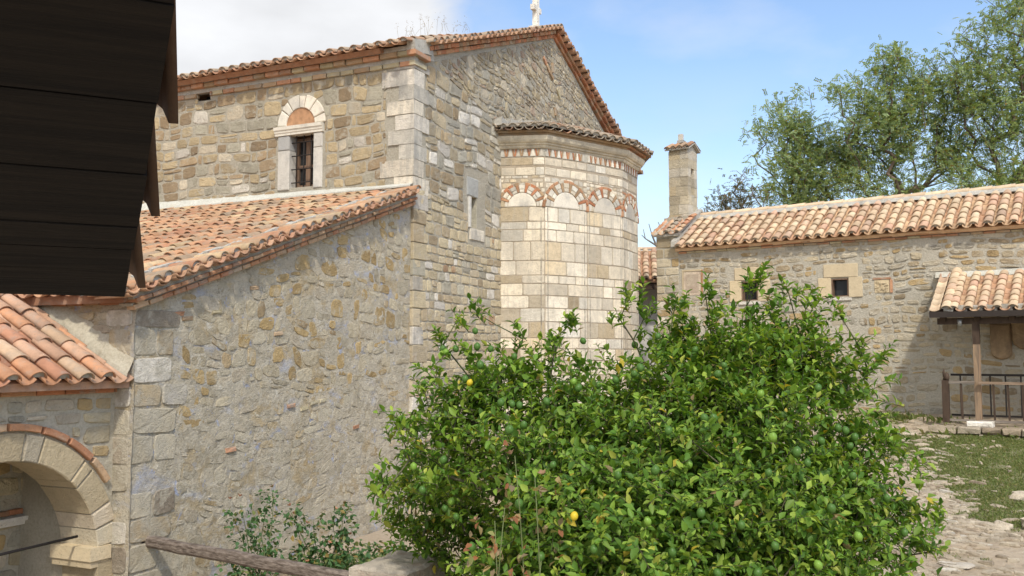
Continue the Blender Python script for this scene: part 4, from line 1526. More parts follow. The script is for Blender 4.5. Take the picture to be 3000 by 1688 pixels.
for a1 in cut:
    pf = lambda u, v, h: (u, PY - h, v)
    polar(mb, pf, ACX, ACZ, AR0 + rng.uniform(-.006, .006), AR1 - rng.uniform(0, .03), a0 + .006, a1 - .006, .022 + rng.uniform(0, .012), 0, depth=.55, seg=4, bev=.012)
    a0 = a1
polar(mb, fp, ACX, ACZ, AR0 + .02, AR1 - .05, 0, math.pi, .004, 1, depth=.5, seg=24, bev=.002)
for sg in (1, -1):
    z = 0.0
    while z < ACZ - .05:
        h2 = min(.3, ACZ - z)
        mb.box((ACX + sg * 1.3, PY + .24, z + h2 / 2), (.155, 0, 0), (0, -.275, 0), (0, 0, h2 / 2 - .006), 0, .008, rng, bev=.012)
        z += h2
mb.build('arch', ['arch_stone', 'mortar_porch'], porch)
mb = MB()
for (a0, a1) in ((.58, .8), (.82, 1.06), (1.08, 1.3), (1.32, 1.57), (1.59, 1.8), (1.82, 2.05), (2.07, 2.3)):
    polar(mb, fp, ACX, ACZ, AR1 + .012, AR1 + .085, a0, a1 - .005, .055, 0, depth=.03, seg=3, bev=.008)
mb.build('brick_hood', ['brick_mix'], porch)
mb = MB()
for sg in (1, -1):
    mb = MB()
    x0, x1 = (-6.33, -6.07) if sg > 0 else (-8.69, -8.43)
    mb.abox(x0 - .02, x1, PY - .05, .85, .555, .70, 0)
    mb.abox(x0 - .0, x1 - .02, PY - .03, .84, .48, .56, 0)
    mb.build('impost', ['sand_block'], porch)
mb = MB()
sweep(mb, [(-10, 1.53), (-6.2, 1.53)], [(-.03, .84), (.06, .85), (.07, .89), (.11, .90), (.12, .95), (-.03, .96)], 0)
brick_row(mb, rng, (-9.5, 1.53, .97), (1, 0, 0), (0, -1, 0), (0, 0, 1), 3.3, .22, .06, .05, .012, 1)
mb.build('string_course', ['white_stone', 'brick'], porch)
mb = MB()
pf2 = lambda u, v, h: (u, 1.52 - h, v)
polar(mb, pf2, -7.45, -.02, .42, .66, .02, math.pi - .02, .09, 0, seg=16)
polar(mb, pf2, -7.45, -.02, .28, .40, .02, math.pi - .02, .05, 0, seg=16)
mb.build('niche_arch', ['white_stone'], porch)
mb = MB()
mb.tube([(-6.36, .42, .82), (-7.4, .40, .80), (-8.5, .42, .81)], .017, 6)
mb.build('tie_rod', ['iron'], porch)
mb = MB()
brick_row(mb, rng, (-10.5, PY, 2.385), (1, 0, 0), (0, -1, 0), (0, 0, 1), 4.44, .34, .07, .06, .012, 0)
brick_row(mb, rng, (-10.5, PY, 2.465), (1, 0, 0), (0, -1, 0), (0, 0, 1), 4.46, .32, .065, .12, .012, 0)
mb.build('brick_cornice', ['brick'], porch)
mb = MB()
sp = Vector((0, 1, .56)).normalized()
np_ = Vector((0, -sp.z, sp.y))
mb.prism([(-10.5, .05, 2.52), (-10.5, 3.4, 2.52 + 3.35 * .56), (-10.5, 3.4, 2.40 + 3.35 * .56), (-10.5, .05, 2.44)], (4.46, 0, 0), 1)
tile_field(mb, rng, (-10.4, .0, 2.52), (1, 0, 0), sp, np_, 4.2, 3.8, .285, .37, .47, .105, (0, 1, 2), .012, cap_all=True)
barrel(mb, Vector((-6.13, -.02, 2.55)), Vector((-6.13, .5, 2.55 + .52 * .56)), (1, 0, 0), np_, .1, .1, arc=2.4, mat=0, invert=True)
mb.build('porch_roof', ['tile_porch', 'tile_porch', 'tile_mortar'], porch)
mb = MB()
vs, fs = [], []
NF = 44
for i in range(NF + 1):
    y = .0 + 2.6 * i / NF
    z = 2.60 + y * .56
    nz = lambda k, a_: a_ * (mn.noise((y * 5, k, 1)) + .6 * mn.noise((y * 14, k, 7)))
    w_ = .08 + nz(1, .03)
    vs += [(-6.02, y, z + .22 + nz(2, .07)), (-6.045 + nz(6, .01), y, z + .14 + nz(3, .05)), (-6.04 - w_ * .5, y, z + .07 + nz(4, .02)), (-6.04 - w_, y, z + .0), (-6.06 - w_, y, z - .06)]
for i in range(NF):
    for j in range(4):
        fs.append((i * 5 + j, i * 5 + j + 1, i * 5 + 6 + j, i * 5 + 5 + j))
mb.add(vs, fs, 0)
mb.build('mortar_fillet', ['mortar_porch'], porch)
# ------------------------------------------------------------------ chapel
rng = R(21)
chapel = thing('chapel', 'long low stone chapel with pale buff tile roof and a small belfry', 'chapel', (CP_O[0], CP_O[1], 0), CP_A)
fc = lambda u, v, h: (u, -h, v)
W1 = (2.0, 2.36, 3.98, 4.40)
W2 = (3.91, 4.25, 4.0, 4.37)
cholds = [(1.72, 2.56, 3.86, 4.72), (3.62, 4.52, 3.86, 4.67), (.6, 1.13, 4.08, 4.74), (4.72, 5.12, 4.0, 4.36)]
mb = MB()
co = [(0, 0), (12, 0), (12, 5.15), (0, 5.15)]
panel(mb, co, fc, g=.1, amp=.012, nscale=3, mat=0, holes=[W1, W2], seed=2)
masonry(mb, rng, [(0.02, .8), (12, .8), (12, 5.11), (0.02, 5.11)], fc, h=(.10, .2), w=(.14, .42), gap=.03, proud=.013, mat=1,
        holes=cholds + [(-.1, .55, 2.5, 6)], jit=.1, k=3.6, wave=.05, split=.25, skip=.06, brickrow=.1, brickmat=3, sub=11, rough=1.5)
# taller end strip with the gable wall
mb.abox(-.001, .56, .01, 2.6, 0, 5.58, 0)
mb.abox(0.02, 12, 2.5, 2.6, 0, 5.1, 0)
mb.abox(11.7, 11.99, .02, 2.55, 0, 5.1, 0)
mb.prism([(0, .02, 5.5), (0, 2.58, 5.5), (0, 1.3, 6.25)], (.55, 0, 0), 0)
panel(mb, [(0, 2.5), (.56, 2.5), (.56, 5.6), (0, 5.6)], lambda u, v, h: (u, -.012 - h, v), g=.1, amp=.01, mat=0, seed=7)
z, i = 2.6, 0
while z < 5.5:
    hh = rng.uniform(.17, .25)
    a = rng.uniform(.26, .36) if i % 2 else rng.uniform(.14, .2)
    for (x0, x1) in ((0.0, a), (a + .03, .54)):
        p = stone_poly(rng, x0, x1, z + .012, z + hh - .012, 9, .03, 14)
        add_stone(mb, p, lambda u, v, h: (u, -.014 - h, v), .012, 2 if rng.random() < .65 else 1, rng, rough=.7)
    z += hh
    i += 1
mb.build('wall', ['mortar_chapel', 'chapel_stone', 'chapel_ashlar', 'brick'], chapel)

for (u0, u1, v0, v1) in (W1, W2):
    mb = MB()
    mb.box((u0 - .135, .03, (v0 + v1) / 2), (.13, 0, 0), (0, -.052, 0), (0, 0, (v1 - v0) / 2 + .02), 0, .005, rng, bev=.008)
    mb.box((u1 + .14, .03, (v0 + v1) / 2), (.135, 0, 0), (0, -.052, 0), (0, 0, (v1 - v0) / 2 + .02), 0, .005, rng, bev=.008)
    mb.box(((u0 + u1) / 2 + .02, .03, v1 + .16), ((u1 - u0) / 2 + .17, 0, 0), (0, -.056, 0), (0, 0, .135), 0, .006, rng, bev=.008)
    mb.box(((u0 + u1) / 2, .03, v0 - .055), ((u1 - u0) / 2 + .06, 0, 0), (0, -.06, 0), (0, 0, .03), 1, .004, rng, bev=.006)
    w_ = mb.build('window', ['sand_block', 'white_stone'], chapel)
    mb = MB()
    mb.abox(u0, u0 + .025, .0, .2, v0, v1, 0)
    mb.abox(u1 - .025, u1, .0, .2, v0, v1, 0)
    mb.abox(u0 + .025, u1 - .025, .0, .2, v1 - .025, v1, 0)
    mb.abox(u0 + .025, u1 - .025, .0, .2, v0, v0 + .02, 0)
    mb.build('frame', ['sash_wood'], w_)
    mb = MB()
    mb.abox(u0, u1, .14, .15, v0, v1, 0)
    mb.build('pane', ['pane'], w_)
mb = MB()
mb.box((.865, .02, 4.41), (.21, 0, 0), (0, -.03, 0), (0, 0, .27), 0, .003, rng, bev=.008)
for (x, z, a, b) in ((.865, 4.70, .24, .018), (.64, 4.41, .015, .29), (1.095, 4.41, .018, .29)):
    mb.box((x, .02, z), (a, 0, 0), (0, -.045, 0), (0, 0, b), 1 if x < 1.05 else 2, .003, rng)
mb.box((.865, .0, 4.41), (.16, 0, 0), (0, -.018, 0), (0, 0, .21), 0, .002, rng, bev=.006)
mb.build('plaque', ['plaque', 'sand_block', 'brick'], chapel)
mb = MB()
mb.box((4.895, .02, 4.175), (.14, 0, 0), (0, -.035, 0), (0, 0, .13), 0, .004, rng, bev=.006)
for i in range(26):
    x, z = 4.895 + rng.uniform(-.11, .11), 4.175 + rng.uniform(-.1, .1)
    t = rng.uniform(0, math.pi)
    mb.box((x, -.018, z), (math.cos(t) * .03, 0, math.sin(t) * .03), (0, -.014, 0), (-math.sin(t) * .01, 0, math.cos(t) * .01), 0, .006, rng)
mb.box((5.075, .02, 4.175), (.025, 0, 0), (0, -.04, 0), (0, 0, .13), 1, .004, rng)
mb.box((4.9, .02, 4.33), (.17, 0, 0), (0, -.04, 0), (0, 0, .018), 1, .004, rng)
mb.build('carved_block', ['sand_block', 'brick_pale'], chapel)
mb = MB()
brick_row(mb, rng, (.55, 0, 5.09), (1, 0, 0), (0, -1, 0), (0, 0, 1), 11.45, .24, .045, .04, .012, 0)
brick_row(mb, rng, (.53, 0, 5.142), (1, 0, 0), (0, -1, 0), (0, 0, 1), 11.45, .26, .05, .09, .006, 1)
mb.build('eave_cornice', ['brick_pale', 'brick'], chapel)

rng = R(22)
mb = MB()
SL = .58
sp = Vector((0, 1, SL)).normalized()
nq = Vector((0, -sp.z, sp.y))
mb.prism([(.5, -.12, 5.2), (.5, 1.3, 5.2 + 1.42 * SL), (.5, 2.72, 5.2), (.5, 2.6, 5.14), (.5, 1.3, 5.12 + 1.42 * SL), (.5, -.08, 5.14)], (11.6, 0, 0), 1)
tile_field(mb, rng, (.62, -.19, 5.21), (1, 0, 0), sp, nq, 11.3, 1.56, .222, .27, .36, .088, (0, 1, 2), .008, cap_all=False)
tile_field(mb, rng, (.62, 2.79, 5.21), (1, 0, 0), (0, -sp.y, sp.z), (0, sp.z, sp.y), 11.3, 1.5, .222, .5, .55, .088, (0, 1, 2), .008, pan=False)
mb.prism([(.5, 1.08, 6.02), (.5, 1.2, 6.125), (.5, 1.4, 6.125), (.5, 1.52, 6.02)], (11.5, 0, 0), 2)
for i in range(28):
    barrel(mb, (.5 + .415 * i + .46, 1.3, 6.115), (.5 + .415 * i, 1.3, 6.10), (0, 1, 0), (0, 0, 1), .115, .105, mat=4, arc=2.9)
# raised mortar edge along the roof's end
mb.prism([(.44, -.2, 5.24), (.44, 1.2, 6.10), (.44, 1.2, 6.2), (.44, -.2, 5.36)], (.13, 0, 0), 2)
mb.build('roof', ['tile_new', 'tile_pan_new', 'tile_mortar', 'tile_pan', 'tile_ridge'], chapel)
mb = MB()
s2 = Vector((0, 1, .52)).normalized()
n2 = Vector((0, -s2.z, s2.y))
mb.prism([(-.03, -.1, 5.56), (-.03, 1.3, 5.56 + 1.4 * .52), (-.03, 1.3, 5.5 + 1.4 * .52), (-.03, -.1, 5.5)], (.6, 0, 0), 2)
mb.prism([(-.03, 2.7, 5.56), (-.03, 1.3, 5.56 + 1.4 * .52), (-.03, 1.3, 5.5 + 1.4 * .52), (-.03, 2.7, 5.5)], (.6, 0, 0), 2)
for k in range(5):
    y0 = -.14 + k * .2
    for (xc, inv, rr, mt) in ((.02, True, .1, 1), (.18, True, .09, 1), (.30, False, .075, 3), (.43, True, .09, 1), (.56, False, .07, 1)):
        A = Vector((xc, y0, 5.585 + (y0 + .1) * .52))
        B = A + s2 * .27 - n2 * .015
        barrel(mb, A + n2 * (.035 if inv else .02), B + n2 * (.03 if inv else .0), (1, 0, 0), n2, rr, rr * .9, mat=mt, cap=2 if (k == 0 and not inv) else None, invert=inv)
mb.build('gable_coping', ['tile_new', 'tile_porch', 'tile_mortar', 'tile_grey'], chapel)

# belfry
rng = R(23)
mb = MB()
bx0, bx1, by0, by1, bz0, bz1 = -.06, .44, .82, 1.36, 5.9, 7.66
bcy = (by0 + by1) / 2
rows = 8
z = bz0
for i in range(rows):
    hh = (bz1 - bz0) / rows * rng.uniform(.95, 1.05)
    a = rng.uniform(.18, .34)
    # front and back leaves left and right of the bell opening
    for (y0, y1) in ((by0, bcy - .1), (bcy + .1, by1)):
        zt = z + hh
        if 6.62 < z + hh / 2 < 7.2:
            cuts_ = [(bx0, bx0 + a), (bx0 + a, bx1)]
            for (x0, x1) in cuts_:
                mb.box(((x0 + x1) / 2, (y0 + y1) / 2, z + hh / 2), ((x1 - x0) / 2 - .004, 0, 0), (0, (y1 - y0) / 2, 0), (0, 0, hh / 2 - .004), 0, .007, rng)
    if not (6.62 < z + hh / 2 < 7.2):
        for (x0, x1) in ((bx0, bx0 + a), (bx0 + a, bx1)):
            for (y0, y1) in ((by0, bcy + rng.uniform(-.1, .1)), (0, by1)):
                if y0 == 0:
                    y0 = yprev
                yprev = y1
                mb.box(((x0 + x1) / 2, (y0 + y1) / 2, z + hh / 2), ((x1 - x0) / 2 - .004, 0, 0), (0, (y1 - y0) / 2 - .003, 0), (0, 0, hh / 2 - .004), 0, .007, rng)
    z += hh
mb.abox(bx0 + .012, bx1 - .012, by0 + .012, bcy - .112, bz0, bz1 + .02, 1)
mb.abox(bx0 + .012, bx1 - .012, bcy + .112, by1 - .012, bz0, bz1 + .02, 1)
mb.abox(bx0 + .012, bx1 - .012, bcy - .112, bcy + .112, bz0, 6.6, 1)
mb.abox(bx0 + .012, bx1 - .012, bcy - .112, bcy + .112, 7.24, bz1 + .02, 1)
mb.prism([(bx0 + .02, by0, bz1 + .02), (bx0 + .02, by1, bz1 + .02), (bx0 + .02, bcy, bz1 + .17)], (bx1 - bx0 - .04, 0, 0), 1)
mb.box((.2, .78, 5.93), (.3, 0, 0), (0, .12, 0), (0, 0, .12), 1, .04, rng)
belfry = mb.build('belfry', ['chapel_ashlar', 'mortar_chapel'], chapel)
mb = MB()
for sg in (1, -1):
    s3 = Vector((0, sg, .5)).normalized()
    n3 = Vector((0, -sg * s3.z, abs(s3.y)))
    y_ = by0 - .07 if sg > 0 else by1 + .07
    o3 = Vector((bx0 - .06, y_, bz1 + .0))
    mb.prism([o3, o3 + Vector((.62, 0, 0)), o3 + Vector((.62, 0, 0)) + s3 * .38, o3 + s3 * .38], n3 * .03, 1)
    for k in range(4):
        barrel(mb, o3 + Vector((.06 + .165 * k, 0, 0)) + n3 * .05, o3 + Vector((.06 + .165 * k, 0, 0)) + s3 * .37 + n3 * .03, (1, 0, 0), n3, .075, .07, mat=0, cap=2)
        if k < 3:
            barrel(mb, o3 + Vector((.142 + .165 * k, 0, 0)) + n3 * .06, o3 + Vector((.142 + .165 * k, 0, 0)) + s3 * .37 + n3 * .05, (1, 0, 0), n3, .075, .07, mat=0, invert=True)
barrel(mb, (bx0 - .05, bcy, bz1 + .16), (bx1 + .06, bcy, bz1 + .16), (0, 1, 0), (0, 0, 1), .08, .08, mat=2)
mb.build('belfry_roof', ['tile_old', 'tile_mortar', 'tile_mortar'], belfry)
mb = MB()
mb.box((.16, bcy - .02, bz1 + .34), (.055, 0, 0), (0, .05, 0), (0, 0, .10), 0, .012, rng)
mb.box((.16, bcy - .02, bz1 + .25), (.08, 0, 0), (0, .07, 0), (0, 0, .03), 0, .01, rng)
mb.build('finial', ['grey_jamb'], belfry)

# ------------------------------------------------------------------ canopy on the chapel front
rng = R(24)
canopy = thing('canopy', 'tiled lean-to canopy on a weathered timber post against the chapel', 'canopy', (CP_O[0], CP_O[1], 0), CP_A)
mb = MB()
CS = .60
sp = Vector((0, 1, CS)).normalized()
nq = Vector((0, -sp.z, sp.y))
zc = lambda y: 3.60 + (y + 1.26) * CS
mb.prism([(5.98, -1.24, zc(-1.24) - .02), (5.98, 0, zc(0) - .02), (5.98, 0, zc(0) - .07), (5.98, -1.24, zc(-1.24) - .07)], (4.4, 0, 0), 3)
tile_field(mb, rng, (6.38, -1.28, zc(-1.28)), (1, 0, 0), sp, nq, 3.9, 1.38, .235, .205, .3, .085, (0, 1, 2), .006, cap_all=False)
for k in range(7):
    y0 = -1.30 + k * .195
    A = Vector((6.27, y0, zc(y0) + .045))
    barrel(mb, A, A + sp * .28 - nq * .01, (1, 0, 0), nq, .105, .095, mat=0, cap=2 if k == 0 else None)
    B = Vector((6.07, y0, zc(y0) + .02))
    barrel(mb, B + nq * .03, B + sp * .28 + nq * .015, (1, 0, 0), nq, .11, .1, arc=1.9, seg=4, mat=4, invert=True)
for i in range(19):
    x = 6.3 + .235 * (i - .0)
    if x < 10.2:
        mb.box((x, -1.24, zc(-1.26) + .03), (.075, 0, 0), (0, .03, 0), (0, 0, .05), 2, .02, rng)
mb.build('roof', ['tile_new', 'tile_pan_new', 'tile_mortar', 'brown_wood', 'tile_new'], canopy)
mb = MB()
vs, fs = [], []
for i in range(24):
    x = 5.9 + 4.6 * i / 23
    tz = 4.40 + .03 * mn.noise((x * 2, 0, 0))
    vs += [(x, -.03, tz), (x, -.07, 4.36), (x, -.15, 4.29 + .02 * mn.noise((x * 3, 1, 0)))]
for i in range(23):
    for j in range(2):
        fs.append((i * 3 + j, i * 3 + j + 1, i * 3 + 4 + j, i * 3 + 3 + j))
mb.add(vs, fs, 0)
mb.build('mortar_fillet', ['fillet'], canopy)
mb = MB()
mb.prism([(6.0, -1.30, 3.48), (6.0, -1.38, 3.48), (6.0, -1.40, 3.58), (6.0, -1.385, 3.58), (6.0, -1.37, 3.495), (6.0, -1.315, 3.495), (6.0, -1.30, 3.58), (6.0, -1.285, 3.58)], (4.4, 0, 0), 0)
mb.build('gutter', ['gutter'], canopy)
for i in range(8):
    x = 6.2 + .55 * i
    mb = MB()
    mb.box((x, -.6, 3.44 + .66 * CS), (.045, 0, 0), sp * .76, nq * .05, 0, .003, rng)
    mb.build('rafter', ['brown_wood'], canopy)
mb = MB()
mb.abox(6.1, 10.3, -1.22, -1.1, 3.36, 3.47, 0)
mb.build('beam', ['brown_wood'], canopy)
for x in (6.72, 9.6):
    mb = MB()
    mb.abox(x - .055, x + .055, -1.215, -1.105, 3.0, 3.36, 1)
    q = []
    for k in range(9):
        z = 1.66 + (3.0 - 1.66) * k / 8
        w_ = .052 + .004 * mn.noise((z * 3, x, 0))
        q.append((z, w_, .004 * mn.noise((z * 2, 3, x))))
    vs = []
    for (z, w_, o_) in q:
        vs += [(x - w_ + o_, -1.16 - w_, z), (x + w_ + o_, -1.16 - w_, z), (x + w_ + o_, -1.16 + w_, z), (x - w_ + o_, -1.16 + w_, z)]
    fs = []
    for k in range(8):
        for j in range(4):
            fs.append((k * 4 + j, k * 4 + (j + 1) % 4, k * 4 + 4 + (j + 1) % 4, k * 4 + 4 + j))
    mb.add(vs, fs, 0)
    post = mb.build('post', ['post_wood', 'brown_wood'], canopy)
mb = MB()
mb.tube([(6.47, -1.2, 3.44), (6.47, -1.2, 3.33)], [.05, .035], 10)
mb.build('downpipe', ['zinc'], canopy)

# stones behind the canopy post: a stained corbel with rounded lobes on the chapel wall
rng = R(25)
mb = MB()
for (x0, w_, zb, zt) in ((6.98, .36, 2.72, 3.44), (7.40, .5, 2.9, 3.5), (7.85, .3, 2.72, 3.44)):
    pts = [(x0 - w_ / 2, zt), (x0 - w_ / 2, zb + w_ * .4)]
    for k in range(7):
        t = math.pi + math.pi * k / 6
        pts.append((x0 + w_ / 2 * math.cos(t), zb + w_ * .4 + w_ * .4 * math.sin(t)))
    pts.append((x0 + w_ / 2, zt))
    add_stone(mb, pts, fc, .12, 0, rng, rough=.3)
mb.build('corbel', ['stained_block'], chapel)

# raised stone step below the canopy
mb = MB()
step = thing('stone_step', 'rough stone step along the chapel under the tiled canopy', 'step', (CP_O[0], CP_O[1], 0), CP_A)
for k in range(3):
    x = 5.75 + .12 * k
    while x < 10.5:
        w_ = rng.uniform(.2, .5)
        y = -1.75 + .2 * (2 - k) * .5
        mb.box((x + w_ / 2, (y + .0) / 2 - .02 * k, 1.29 + .115 * k), (w_ / 2 - .01, 0, 0), (0, -(abs(y) / 2 + rng.uniform(-.05, .05)), 0), (0, 0, .054), 0, .022, rng, bev=.02)
        x += w_
for x in (5.35, 5.6, 5.7, 5.95, 6.2):
    mb.box((x, -1.9 + rng.uniform(-.3, .2), 1.36 + rng.uniform(-.04, .04)), (rng.uniform(.1, .18), 0, 0), (0, -rng.uniform(.08, .14), 0), (0, 0, rng.uniform(.05, .09)), 0, .03, rng, bev=.03)
mb.build('step_stones', ['path_stone'], step)
mb = MB()
mb.box((6.78, -1.42, 1.615), (.2, 0, 0), (0, -.17, 0), (0, 0, .05), 0, .012, rng, bev=.015)
tag(mb.build('stone_block', ['white_stone']), 'white marble block lying under the canopy post', 'stone block')
ob = bpy.data.objects['stone_block']
ob.location = (CP_O[0], CP_O[1], 0)
ob.rotation_euler = (0, 0, rad(CP_A))

# wooden railing in front, iron railing behind
rng = R(26)
railing = thing('wooden_railing', 'weathered wooden railing with carved end post beside the canopy post', 'railing', (CP_O[0], CP_O[1], 0), CP_A)
mb = MB()
mb.abox(6.16, 6.27, -1.34, -1.23, 1.62, 2.36, 0)
mb.prism([(6.165, -1.285, 2.36), (6.19, -1.285, 2.44), (6.2, -1.285, 2.36)], (0, .04, 0), 0)
mb.tube([(6.235, -1.285, 2.36), (6.235, -1.285, 2.40), (6.235, -1.285, 2.44), (6.235, -1.285, 2.48), (6.235, -1.285, 2.5)], [.035, .048, .05, .035, .01], 8)
mb.tube([(6.19, -1.285, 2.42), (6.19, -1.285, 2.5), (6.195, -1.285, 2.57)], [.02, .022, .006], 6)
mb.build('end_post', ['brown_wood'], railing)
mb = MB()
mb.box((6.46, -1.28, 2.33), (.22, 0, .003), (0, .03, 0), (0, 0, .022), 0, .002, rng)
mb.box((8.2, -1.28, 2.315), (1.45, 0, -.01), (0, .03, 0), (0, 0, .022), 1, .002, rng)
mb.build('top_rail', ['grey_wood', 'rail_wood'], railing)
mb = MB()
mb.box((6.45, -1.28, 1.665), (.22, 0, 0), (0, .03, 0), (0, 0, .02), 0, .003, rng)
mb.box((8.2, -1.28, 1.66), (1.45, 0, 0), (0, .03, 0), (0, 0, .02), 0, .003, rng)
mb.build('bottom_rail', ['grey_wood'], railing)
for x in [6.47] + [6.98 + .225 * i for i in range(12)]:
    mb = MB()
    mb.box((x, -1.28, 1.99), (.016, 0, .0), (0, .014, 0), (rng.uniform(-.006, .006), 0, .31), 0, .002, rng)
    mb.build('baluster', ['brown_wood'], railing)
irail = thing('iron_railing', 'dark iron railing close to the chapel wall behind the wooden railing', 'railing', (CP_O[0], CP_O[1], 0), CP_A)
mb = MB()
mb.abox(6.2, 10, -.66, -.62, 2.43, 2.47, 0)
mb.build('top_rail', ['iron'], irail)
mb = MB()
mb.abox(6.2, 10, -.655, -.625, 1.70, 1.735, 0)
mb.build('bottom_rail', ['iron'], irail)
for x in [6.36 + .245 * i for i in range(14)]:
    mb = MB()
    w_ = .02 if abs(x - 6.6) < .05 else .013
    mb.abox(x - w_, x + w_, -.65, -.63, 1.72, 2.44, 0)
    mb.build('bar', ['iron'], irail)

# ------------------------------------------------------------------ outbuilding seen through the gap
rng = R(27)
out = thing('outbuilding', 'white plastered outbuilding with tiled veranda roof behind the chapel', 'building', (2.2, 26.0, 1.7), -8)
mb = MB()
mb.abox(-1, 9, .85, 5.5, 0, 3.4, 0)
mb.build('wall', ['white_plaster'], out)
mb = MB()
sp = Vector((0, 1, .42)).normalized()
nq = Vector((0, -sp.z, sp.y))
mb.prism([(-1.2, -.05, 3.2), (-1.2, 2.6, 3.2 + 2.65 * .42), (-1.2, 5.6, 3.1), (-1.2, 5.6, 3.0), (-1.2, 2.6, 3.1 + 2.65 * .42), (-1.2, -.05, 3.12)], (10.4, 0, 0), 1)
tile_field(mb, rng, (-1.1, -.1, 3.2), (1, 0, 0), sp, nq, 10, 2.75, .24, .34, .44, .092, (0, 1, 2), .01)
mb.prism([(-1.2, 2.4, 4.22), (-1.2, 2.6, 4.40), (-1.2, 2.8, 4.22)], (10.4, 0, 0), 2)
for i in range(24):
    barrel(mb, (-1.1 + .42 * i + .46, 2.6, 4.34), (-1.1 + .42 * i, 2.6, 4.33), (0, 1, 0), (0, 0, 1), .1, .095, mat=0)
mb.build('roof', ['tile_new', 'tile_pan', 'tile_mortar'], out)
mb = MB()
mb.abox(-1.1, 9, .0, .12, 2.94, 3.12, 0)
mb.build('eave_beam', ['brown_wood'], out)
for x in (-1.0, 4.0, 8.8):
    mb = MB()
    mb.abox(x - .06, x + .06, 0, .12, 0, 2.94, 0)
    mb.build('veranda_post', ['brown_wood'], out)

# ------------------------------------------------------------------ gallery roof overhead (dark boards, tile verge)
rng = R(28)
# local x along the eave (to the right), local y down the slope outwards
GA = 26.2
GO = Vector((-.83, 2.0, 2.935))
gal = thing('gallery_roof', 'dark boarded underside of a gallery roof with tile ends along its edge', 'roof', GO, GA)
gs = Vector((0, -1, .455)).normalized()            # up the slope, towards the viewer
gn = Vector((0, gs.z, -gs.y))
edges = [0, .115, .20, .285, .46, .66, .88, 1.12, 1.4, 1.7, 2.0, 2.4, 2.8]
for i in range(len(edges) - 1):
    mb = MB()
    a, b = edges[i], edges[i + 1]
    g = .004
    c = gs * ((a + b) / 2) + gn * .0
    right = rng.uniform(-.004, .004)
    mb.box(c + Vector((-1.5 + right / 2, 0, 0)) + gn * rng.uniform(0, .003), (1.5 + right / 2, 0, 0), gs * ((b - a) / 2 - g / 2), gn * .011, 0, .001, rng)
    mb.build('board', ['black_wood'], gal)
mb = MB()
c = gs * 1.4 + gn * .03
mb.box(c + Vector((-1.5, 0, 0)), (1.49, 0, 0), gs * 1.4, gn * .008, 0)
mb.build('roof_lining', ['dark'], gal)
k = 0
t = -.02
while t < 2.6:
    mb = MB()
    A = Vector((-.005, 0, 0)) + gs * (t - .03) + gn * .045
    B = Vector((-.005, 0, 0)) + gs * (t + .40) + gn * .075
    x_ = .0
    # seen from the side: the tile laps over the board edge and its lower end hangs below the next one
    barrel(mb, A + Vector((-.045, 0, 0)) - gn * .005, B + Vector((-.09, 0, 0)) - gn * .045, (1, 0, 0), gn, .095, .085, arc=3.0, th=.016, mat=0, cap=None)
    mb.build('verge_tile', ['dark_tile'], gal)
    t += .30
    k += 1
mb = MB()
tile_field(mb, rng, Vector((-2.95, 0, 0)) + gs * (-.06) + gn * .05, (1, 0, 0), gs, gn, 2.7, 2.6, .22, .36, .44, .09, (0, 0, 0), .006, cap_first=False)
mb.build('tiles', ['dark_tile'], gal)

# ------------------------------------------------------------------ pillar and rail in front of the lemon tree
rng = R(29)
pil = thing('stone_pillar', 'low square stone pillar with a slab cap in front of the lemon tree', 'pillar', (-1.075, 9.05, 0), -23)
mb = MB()
z = -.1
while z < .66:
    hh = rng.uniform(.14, .2)
    hh = min(hh, .68 - z)
    a = rng.uniform(-.1, .1)
    mb.box((-.14 + a / 2, 0, z + hh / 2), (.13 + a / 2, 0, 0), (0, .33, 0), (0, 0, hh / 2 - .008), 0, .014, rng)
    mb.box((.14 + a / 2, 0, z + hh / 2), (.13 - a / 2, 0, 0), (0, .33, 0), (0, 0, hh / 2 - .008), 0, .014, rng)
    z += hh
mb.abox(-.25, .25, -.3, .3, -.1, .68, 1)
mb.build('shaft', ['aisle_quoin', 'mortar'], pil)
mb = MB()
N = 14
vs = []
for layer in (0, 1):
    for j in range(N + 1):
        for i in range(N + 1):
            u, v = -1 + 2 * i / N, -1 + 2 * j / N
            x, y = u * .315, v * .40
            edge = max(abs(u), abs(v))
            nx = .014 * mn.noise((x * 8, y * 8, 1))
            if edge > .99:
                x += .018 * mn.noise((x * 6, y * 6, 7)) - math.copysign(.01, u) * (abs(u) > .99)
                y += .018 * mn.noise((x * 6, y * 6, 3))
            z = .845 + .03 * mn.noise((x * 4, y * 4, 2)) + nx - (.022 if edge > .99 else 0) if layer else .66
            vs.append((x, y, z))
fs = []
M1 = (N + 1) ** 2
for j in range(N):
    for i in range(N):
        a = j * (N + 1) + i
        fs.append((M1 + a, M1 + a + 1, M1 + a + N + 2, M1 + a + N + 1))
per = [i for i in range(N + 1)] + [j * (N + 1) + N for j in range(1, N + 1)] + [N * (N + 1) + i for i in range(N - 1, -1, -1)] + [j * (N + 1) for j in range(N - 1, 0, -1)]
for i in range(len(per)):
    a, b = per[i], per[(i + 1) % len(per)]
    fs.append((a, b, M1 + b, M1 + a))
mb.add(vs, fs, 0, False)
mb.build('cap_slab', ['slab'], pil)

